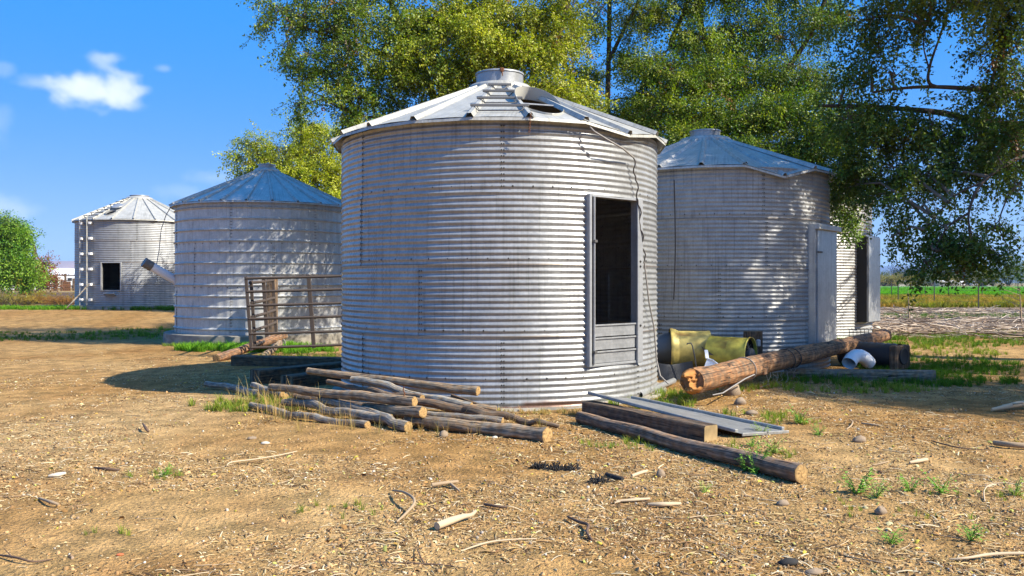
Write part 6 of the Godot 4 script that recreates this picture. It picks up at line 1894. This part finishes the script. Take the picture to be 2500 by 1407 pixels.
func build_left_background() -> void:
	var h := 0.42
	shed("barn", "long white metal barn in the far left distance", Vector3(-88, h - 0.1, -165), Vector3(36, 2.6, 12), 1.3, mats.white_paint, mats.white_paint, 0.0, [[-12.0, 1.2, 2.4, 2.2, "door"], [-4.0, 1.4, 1.2, 0.9, "window"]], "barn")
	shed("shed", "small white shed behind the cottonwood's lowest leaves", Vector3(-69.5, h - 0.1, -118), Vector3(3.2, 1.7, 3), 0.5, mats.white_paint, mats.white_paint)
	# campers
	for k in 2:
		var at: Vector3 = [Vector3(-66.6, h, -120), Vector3(-62.6, h, -121)][k]
		var o := thing("camper", ["white camper trailer with dark windows, left of two", "white low camper trailer with one dark window, right of two"][k], "camper", at, 0.06 * k, "campers parked beyond the corral")
		var mb := MB.new()
		mb.box(Transform3D(Basis(), Vector3(0, 1.15, 0)), Vector3(3.4 if k == 0 else 3.8, 1.5, 2.2), 0.2)
		part(o, "body", mb, mats.white_paint)
		for j in 3 - k:
			mb = MB.new()
			mb.box(Transform3D(Basis(), Vector3(-1.1 + j * 1.1, 1.45, 1.11)), Vector3(0.6, 0.42, 0.04), 0.01)
			part(o, "window", mb, mats.glass_dark)
		for sx in [-0.5, 0.4]:
			mb = MB.new()
			mb.lathe([Vector2(0.001, -0.1), Vector2(0.36, -0.1), Vector2(0.36, 0.1), Vector2(0.001, 0.1)], 14, Transform3D(Basis(Vector3.RIGHT, PI / 2), Vector3(sx, 0.36, 1.02)))
			part(o, "wheel", mb, mats.black)
	# white rail fence
	var o := thing("rail_fence", "white vinyl rail fence at the far left edge", "fence", Vector3(-70, h, -110))
	for k in 8:
		var mb := MB.new()
		mb.box(Transform3D(Basis(), Vector3(-5.0 + k * 2.0, 0.6, 0)), Vector3(0.14, 1.2, 0.14), 0.02)
		part(o, "post", mb, mats.white_paint)
	for y in [0.45, 0.85]:
		var mb := MB.new()
		mb.box(Transform3D(Basis(), Vector3(2.0, y, 0.085)), Vector3(14.2, 0.14, 0.03), 0.01)
		part(o, "rail", mb, mats.white_paint)
	# corral of dark posts and pipe panels
	var xs := [[Vector3(-59.587, 0.393, -100).x, "dark corral post at the left end of the corral"], [Vector3(-57.03, 0.54, -100).x, "dark corral post between the two pipe panels"], [Vector3(-53.174, 0.424, -97).x, "thickest dark corral post beside the board panel"], [Vector3(-52.999, 0.461, -98).x, "slim corral post behind the thickest one"], [Vector3(-54.175, 0.382, -101).x, "tall dark corral post at the board panel's left"], [Vector3(-52.655, 0.393, -100).x, "dark corral post beside the distant bin"]]
	for k in xs.size():
		var mb := MB.new()
		var hh: float = [1.42, 1.35, 1.75, 1.35, 2.1, 1.5][k]
		mb.box(Transform3D(Basis(Vector3.UP, 0.3), Vector3(0, hh * 0.5, 0)), Vector3(0.26, hh, 0.26) * [1.0, 1.0, 1.5, 0.8, 0.9, 0.9][k] + Vector3(0, hh * (1.0 - [1.0, 1.0, 1.5, 0.8, 0.9, 0.9][k]), 0), 0.03)
		single("corral_post", mb, mats.tie_brown, xs[k][1], "post", Vector3(xs[k][0], h, -100.0 + [0, 0, 3, 2, -1, 0][k]), 0.0, "corral posts at far left")
	for k in 3:
		var a: float = [xs[0][0], xs[0][0] + 2.6, xs[2][0]][k]
		var b: float = [xs[0][0] + 1.0, xs[2][0], xs[5][0]][k]
		var g := thing("corral_rails", ["short swung pipe panel at the corral's left end", "long pipe panel between the corral posts", "rail section of the corral beside the distant bin"][k], "corral panel", Vector3(a, h, -100.0 + 0.3 * k), 0.0, "corral panels at far left")
		for j in 5:
			var mb := MB.new()
			var y := 0.25 + j * 0.24
			mb.tube([Vector3(0, y, 0), Vector3((b - a) * 0.5, y - 0.02, 0), Vector3(b - a, y - (0.15 if k == 0 else 0.0), 1.2 if k == 0 else 0.0)], [0.035 if k < 2 else 0.06], 5)
			part(g, "rail", mb, mats.tie_brown if k == 2 else mats.gate_steel)
	o = thing("wooden_hoarding", "orange brown board panel in the corral beside the distant bin", "wooden panel", Vector3(Vector3(-52.93, 0.398, -99.5).x, h, -98.7))
	for k in 5:
		var mb := MB.new()
		mb.box(Transform3D(Basis(), Vector3(-0.5 + k * 0.25, 0.55, 0.004 * (k % 2))), Vector3(0.235, 1.1, 0.05), 0.01)
		part(o, "board", mb, mats.board_orange)
	# rabbitbrush along the lot
	var gold := [Color(0.30, 0.24, 0.02), Color(0.48, 0.30, 0.03)]
	var red := [Color(0.36, 0.16, 0.04), Color(0.45, 0.24, 0.05)]
	var ol := [Color(0.16, 0.18, 0.03), Color(0.32, 0.28, 0.03)]
	var list := [[Vector3(-23.544, 0.518, -41), 1.0, 0.85, gold, "tallest golden bush on the far left lot"], [Vector3(-23.105, 0.428, -39), 0.8, 0.55, gold, "golden orange bush left of the tallest one"], [Vector3(-23.166, 0.491, -38), 0.9, 0.7, ol, "olive bush at the far left edge of the yard"], [Vector3(-21.858, 0.409, -39), 0.7, 0.45, red, "low rust red bush right of the tallest golden bush"], [Vector3(-20.737, 0.416, -38), 0.8, 0.45, red, "rust red bush midway to the distant bin"], [Vector3(-20.214, 0.454, -38), 0.7, 0.5, red, "rust red bush nearest the distant bin's left side"], [Vector3(-21.847, 0.393, -37.5), 0.8, 0.35, gold, "low orange bush in front of the tallest golden bush"]]
	for q in list:
		var at: Vector3 = q[0]
		shrub("rabbitbrush", q[4], on_ground(at.x, at.z), Vector3(q[1] * 0.85, q[2] * 0.36, q[1] * 0.6), 200, q[3], 0.42, "rabbitbrush on the far left lot")
	shrub("shadow_brush", "near-black leaf row painting the brush shadow band below the golden bushes", on_ground(-21.6, -36.0), Vector3(2.8, 0.14, 0.4), 260, [Color(0.04, 0.04, 0.012), Color(0.10, 0.07, 0.02)], 0.4, "")  # near-black leaves paint the shadow band at the foot of the bushes

func build_right_background() -> void:
	# two wire fences
	var f := thing("wire_fence", "wire fence of thin steel posts along the green field's near edge", "fence", on_ground(36, -79))
	var xs := [-4.0, 0.0, 3.2, 5.4, 8.6, 12.0, 15.5]
	for x in xs:
		var mb := MB.new()
		mb.box(Transform3D(Basis(), Vector3(x, 0.65, 0)), Vector3(0.06, 1.5, 0.06), 0.01)
		part(f, "post", mb, mats.wire)
	for k in 4:
		var mb := MB.new()
		mb.tube([Vector3(-10, 0.35 + k * 0.28, 0), Vector3(20, 0.35 + k * 0.28, 0)], [0.006], 4)
		part(f, "wire", mb, mats.wire)
	f = thing("wire_fence", "nearer wire fence whose steel posts stand in the orange weeds", "fence", on_ground(24.2, -43.2))
	for k in 5:
		var mb := MB.new()
		mb.box(Transform3D(Basis(), Vector3(0.13 * k * 1.1, 0.55, -4.8 * k) if k < 4 else Vector3(3.2, 0.55, 0.5)), Vector3(0.05, 1.25, 0.05), 0.008)
		part(f, "post", mb, mats.wire)
	for k in 3:
		var mb := MB.new()
		mb.tube([Vector3(3.2, 0.35 + k * 0.3, 0.5), Vector3(0, 0.35 + k * 0.3, 0), Vector3(0.5, 0.35 + k * 0.3, -14.4)], [0.005], 4)
		part(f, "wire", mb, mats.wire)
	# shrubs along the field's far edge
	var gold := [Color(0.26, 0.24, 0.03), Color(0.45, 0.32, 0.05)]
	var sage := [Color(0.16, 0.20, 0.06), Color(0.26, 0.28, 0.08)]
	var list := [[2158, 6.0, 2.6, gold, "golden shrub at the field's far edge, nearest the far bin"], [2178, 4.5, 2.2, gold, "small golden shrub second from the far bin"], [2192, 5.0, 3.0, gold, "upright orange gold shrub left of the white shed"], [2228, 5.5, 2.8, gold, "golden shrub just right of the white shed"], [2276, 9.0, 3.6, sage, "broad sage green shrub in the middle of the field's far edge"], [2322, 6.0, 2.6, gold, "golden shrub before the long low shed"], [2395, 6.5, 3.2, gold, "golden shrub standing alone right of the sheds"]]
	for q in list:
		var d := 292.0
		shrub("field_shrub", q[4], Vector3((q[0] - 1250.0) / 2034.0 * d, 0, -d), Vector3(q[1] * 0.5, q[2] * 0.62, q[1] * 0.4), 130, q[3], 4.5, "shrubs along the far edge of the field")
	shed("shed", "small white shed between golden shrubs across the field", Vector3(140, 0, -300), Vector3(5.0, 1.4, 4), 0.7, mats.white_paint, mats.grey_paint)
	shed("shed", "long low grey shed across the field", Vector3(157, 0, -302), Vector3(6.5, 1.5, 4), 0.7, mats.grey_paint, mats.white_paint)
	shed("shed", "tiny white hut behind the lone golden shrub", Vector3(170, 0, -298), Vector3(1.6, 2.0, 2), 0.4, mats.white_paint, mats.white_paint)
	# tree line
	var blue := [Color(0.030, 0.050, 0.035), Color(0.050, 0.075, 0.045)]
	var names := ["rounded dark tree at the left end of the far tree line", "dark tree second in the far tree line", "tall dark tree third in the far tree line", "dark tree above the white shed across the field", "broad dark tree in the middle of the far tree line", "dark tree right of the middle in the far tree line", "dark tree above the long low shed", "last dark tree before the pale willows"]
	for k in 8:
		var d := 345.0 + 6.0 * (k % 3)
		var u := 2195.0 + k * 29.0
		shrub("dark_tree", names[k], Vector3((u - 1250.0) / 2034.0 * d, 0, -d), Vector3(5.5, [3.4, 3.8, 4.2, 4.4, 4.5, 4.3, 4.2, 4.0][k], 4.0), 230, blue, 6.5, "dark tree line beyond the field", "tree")
	var wil := [Color(0.13, 0.17, 0.04), Color(0.24, 0.26, 0.08)]
	list = [[2148, 330.0, 4.5, 3.0, "olive tree at the left of the far tree line, beside the far bin"], [2135, 320.0, 3.0, 2.2, "small olive tree just visible past the far bin"], [2425, 290.0, 5.0, 3.2, "pale green willow left of the largest one"], [2462, 270.0, 6.5, 4.2, "largest pale grey green willow at the far right"], [2510, 300.0, 6.0, 5.2, "bright green tree at the right edge beyond the field"], [2540, 300.0, 6.0, 5.4, "green tree just past the right edge"]]
	for q in list:
		shrub("willow_tree", q[4], Vector3((q[0] - 1250.0) / 2034.0 * q[1], 0, -q[1]), Vector3(q[2], q[3], q[2] * 0.7), 260, wil if q[0] < 2480 else [Color(0.10, 0.19, 0.02), Color(0.18, 0.30, 0.03)], 4.8, "trees at the field's far corners", "tree")
	for k in 2:
		var mb := MB.new()
		mb.box(Transform3D(Basis(), Vector3(0, 0.8, 0)), Vector3([3.0, 2.2][k], 1.2, 1.8), 0.25)
		mb.box(Transform3D(Basis(), Vector3(0.3, 1.6, 0)), Vector3([1.6, 1.2][k], 0.7, 1.6), 0.2)
		single("parked_truck", mb, mats.white_paint, ["white parked truck across the field, left of two", "smaller parked vehicle across the field, right of two"][k], "truck", Vector3(163.0 + 5.0 * k, 0, -303), 0.0, "vehicles parked across the field")

# ---------------------------------------------------------------- sky
func cloud_cover() -> ImageTexture:
	var w := 4096
	var h := 2048
	var im := Image.create_empty(w, h, false, Image.FORMAT_RGBA8)
	im.fill(Color(0, 0, 0, 0))
	var n := FastNoiseLite.new()
	n.seed = 5
	n.frequency = 0.9
	n.fractal_octaves = 5
	# puffs: azimuth from straight behind (where the panorama has its middle), elevation, half width, half height (degrees), density
	var puffs := [[153.0, 11.6, 2.3, 1.25, 1.0], [154.6, 11.9, 1.7, 1.25, 0.9], [151.8, 11.8, 1.5, 0.7, 0.75], [150.4, 11.8, 1.4, 0.6, 0.38], [153.8, 13.4, 1.0, 0.75, 0.5], [154.4, 13.7, 0.7, 0.4, 0.35], [155.4, 11.0, 1.2, 0.5, 0.35], [156.0, 12.0, 0.9, 0.4, 0.35], [157.2, 13.4, 0.55, 0.28, 0.25], [148.4, 4.4, 2.6, 0.8, 0.32], [148.4, 12.4, 0.9, 0.5, 0.2], [148.2, 9.3, 1.1, 1.3, 0.16], [160.0, 6.8, 1.6, 0.6, 0.22], [158.5, 5.8, 2.0, 0.6, 0.14], [-120.0, 16.0, 7.0, 1.6, 0.4], [-85.0, 12.0, 9.0, 2.0, 0.3], [100.0, 15.0, 8.0, 2.0, 0.4], [60.0, 10.0, 10.0, 2.0, 0.3], [-30.0, 14.0, 9.0, 2.2, 0.4]]
	var ppd := w / 360.0
	for p in puffs:
		var cx: float = w * 0.5 + p[0] * ppd
		var cy: float = h * 0.5 - p[1] * ppd
		var rx: float = p[2] * ppd * 1.7
		var ry: float = p[3] * ppd * 1.7
		for y in range(int(cy - ry), int(cy + ry) + 1):
			for x in range(int(cx - rx), int(cx + rx) + 1):
				var dx := (x - cx) / rx * 1.7
				var dy := (y - cy) / ry * 1.7
				var q := n.get_noise_2d(x * 0.045, y * 0.06)
				var q2 := n.get_noise_2d(x * 0.012 + 90.0, y * 0.016)
				var r := sqrt(dx * dx + dy * dy) + 0.5 * q
				var a: float = p[4] * smoothstep(1.12, 0.15, r)
				if a > 0.004:
					var xx := posmod(x, w)
					var old := im.get_pixel(xx, y).a
					a = 1.0 - (1.0 - old) * (1.0 - a * 0.9)
					im.set_pixel(xx, y, Color(0.70, 0.62, 0.30, a))
	return ImageTexture.create_from_image(im)

# ---------------------------------------------------------------- the scene
func _ready() -> void:
	rng.seed = 20240
	nz.seed = 7
	nz.frequency = 0.5
	nz.fractal_octaves = 3
	nz.noise_type = FastNoiseLite.TYPE_SIMPLEX_SMOOTH
	# camera: level, with the lens shifted a little down
	var cam := Camera3D.new()
	cam.name = "camera"
	cam.projection = Camera3D.PROJECTION_FRUSTUM
	cam.near = 0.1
	cam.size = 0.1 * 1407.0 / 2034.0
	cam.frustum_offset = Vector2(0, -0.1 * 13.5 / 2034.0)
	cam.far = 12000.0
	cam.position = Vector3(0, 1.425, 0)
	cam.current = true
	add_child(cam)
	# sky
	var env := Environment.new()
	env.background_mode = Environment.BG_SKY
	var sm := ProceduralSkyMaterial.new()
	sm.sky_top_color = lin(0.018, 0.178, 0.54)
	sm.sky_horizon_color = lin(0.32, 0.44, 0.53)
	sm.sky_curve = 0.065
	sm.ground_bottom_color = lin(0.25, 0.18, 0.10)
	sm.ground_horizon_color = lin(0.45, 0.42, 0.36)
	sm.sun_angle_max = 50.0
	sm.sun_curve = 0.4
	sm.sky_cover = cloud_cover()
	sm.sky_cover_modulate = Color(1, 1, 1, 1)
	var sky := Sky.new()
	sky.sky_material = sm
	env.sky = sky
	env.tonemap_mode = Environment.TONE_MAPPER_LINEAR
	env.tonemap_exposure = 2.0
	env.fog_enabled = true
	env.fog_density = 0.00015
	env.fog_light_color = Color(0.62, 0.78, 1.0)
	env.sdfgi_enabled = true
	env.ssao_enabled = true
	env.ssil_enabled = true
	var we := WorldEnvironment.new()
	we.name = "world_environment"
	we.environment = env
	add_child(we)
	# sun: from the right, a little in front of the bins
	var sun := DirectionalLight3D.new()
	sun.name = "sun"
	sun.light_energy = 1.6
	sun.light_color = lin(1.0, 0.93, 0.80)
	sun.light_angular_distance = 0.5
	sun.shadow_enabled = true
	sun.sky_mode = DirectionalLight3D.SKY_MODE_LIGHT_AND_SKY
	sun.look_at_from_position(SUN_DIR * 50.0, Vector3.ZERO)
	add_child(sun)

	make_textures()
	make_materials()
	build_ground()
	hill("hill", -2100.0, -700.0, 2200.0, 600.0, [60.0, 70.0, 78.0, 80.0, 76.0, 82.0, 72.0, 60.0, 62.0, 55.0], mats.hill)
	hill("mountain", 1500.0, 4600.0, 4600.0, 900.0, [60.0, 70.0, 85.0, 115.0, 118.0, 95.0, 80.0, 90.0, 110.0, 90.0, 80.0], mats.blue_hill)
	build_main_bin()
	build_other_bins()
	build_trees()
	build_cables()
	build_log_pile()
	build_right_timber()
	build_fans()
	build_left_junk()
	build_left_background()
	build_right_background()
	build_ground_items()
	build_low_plants()
	build_litter()
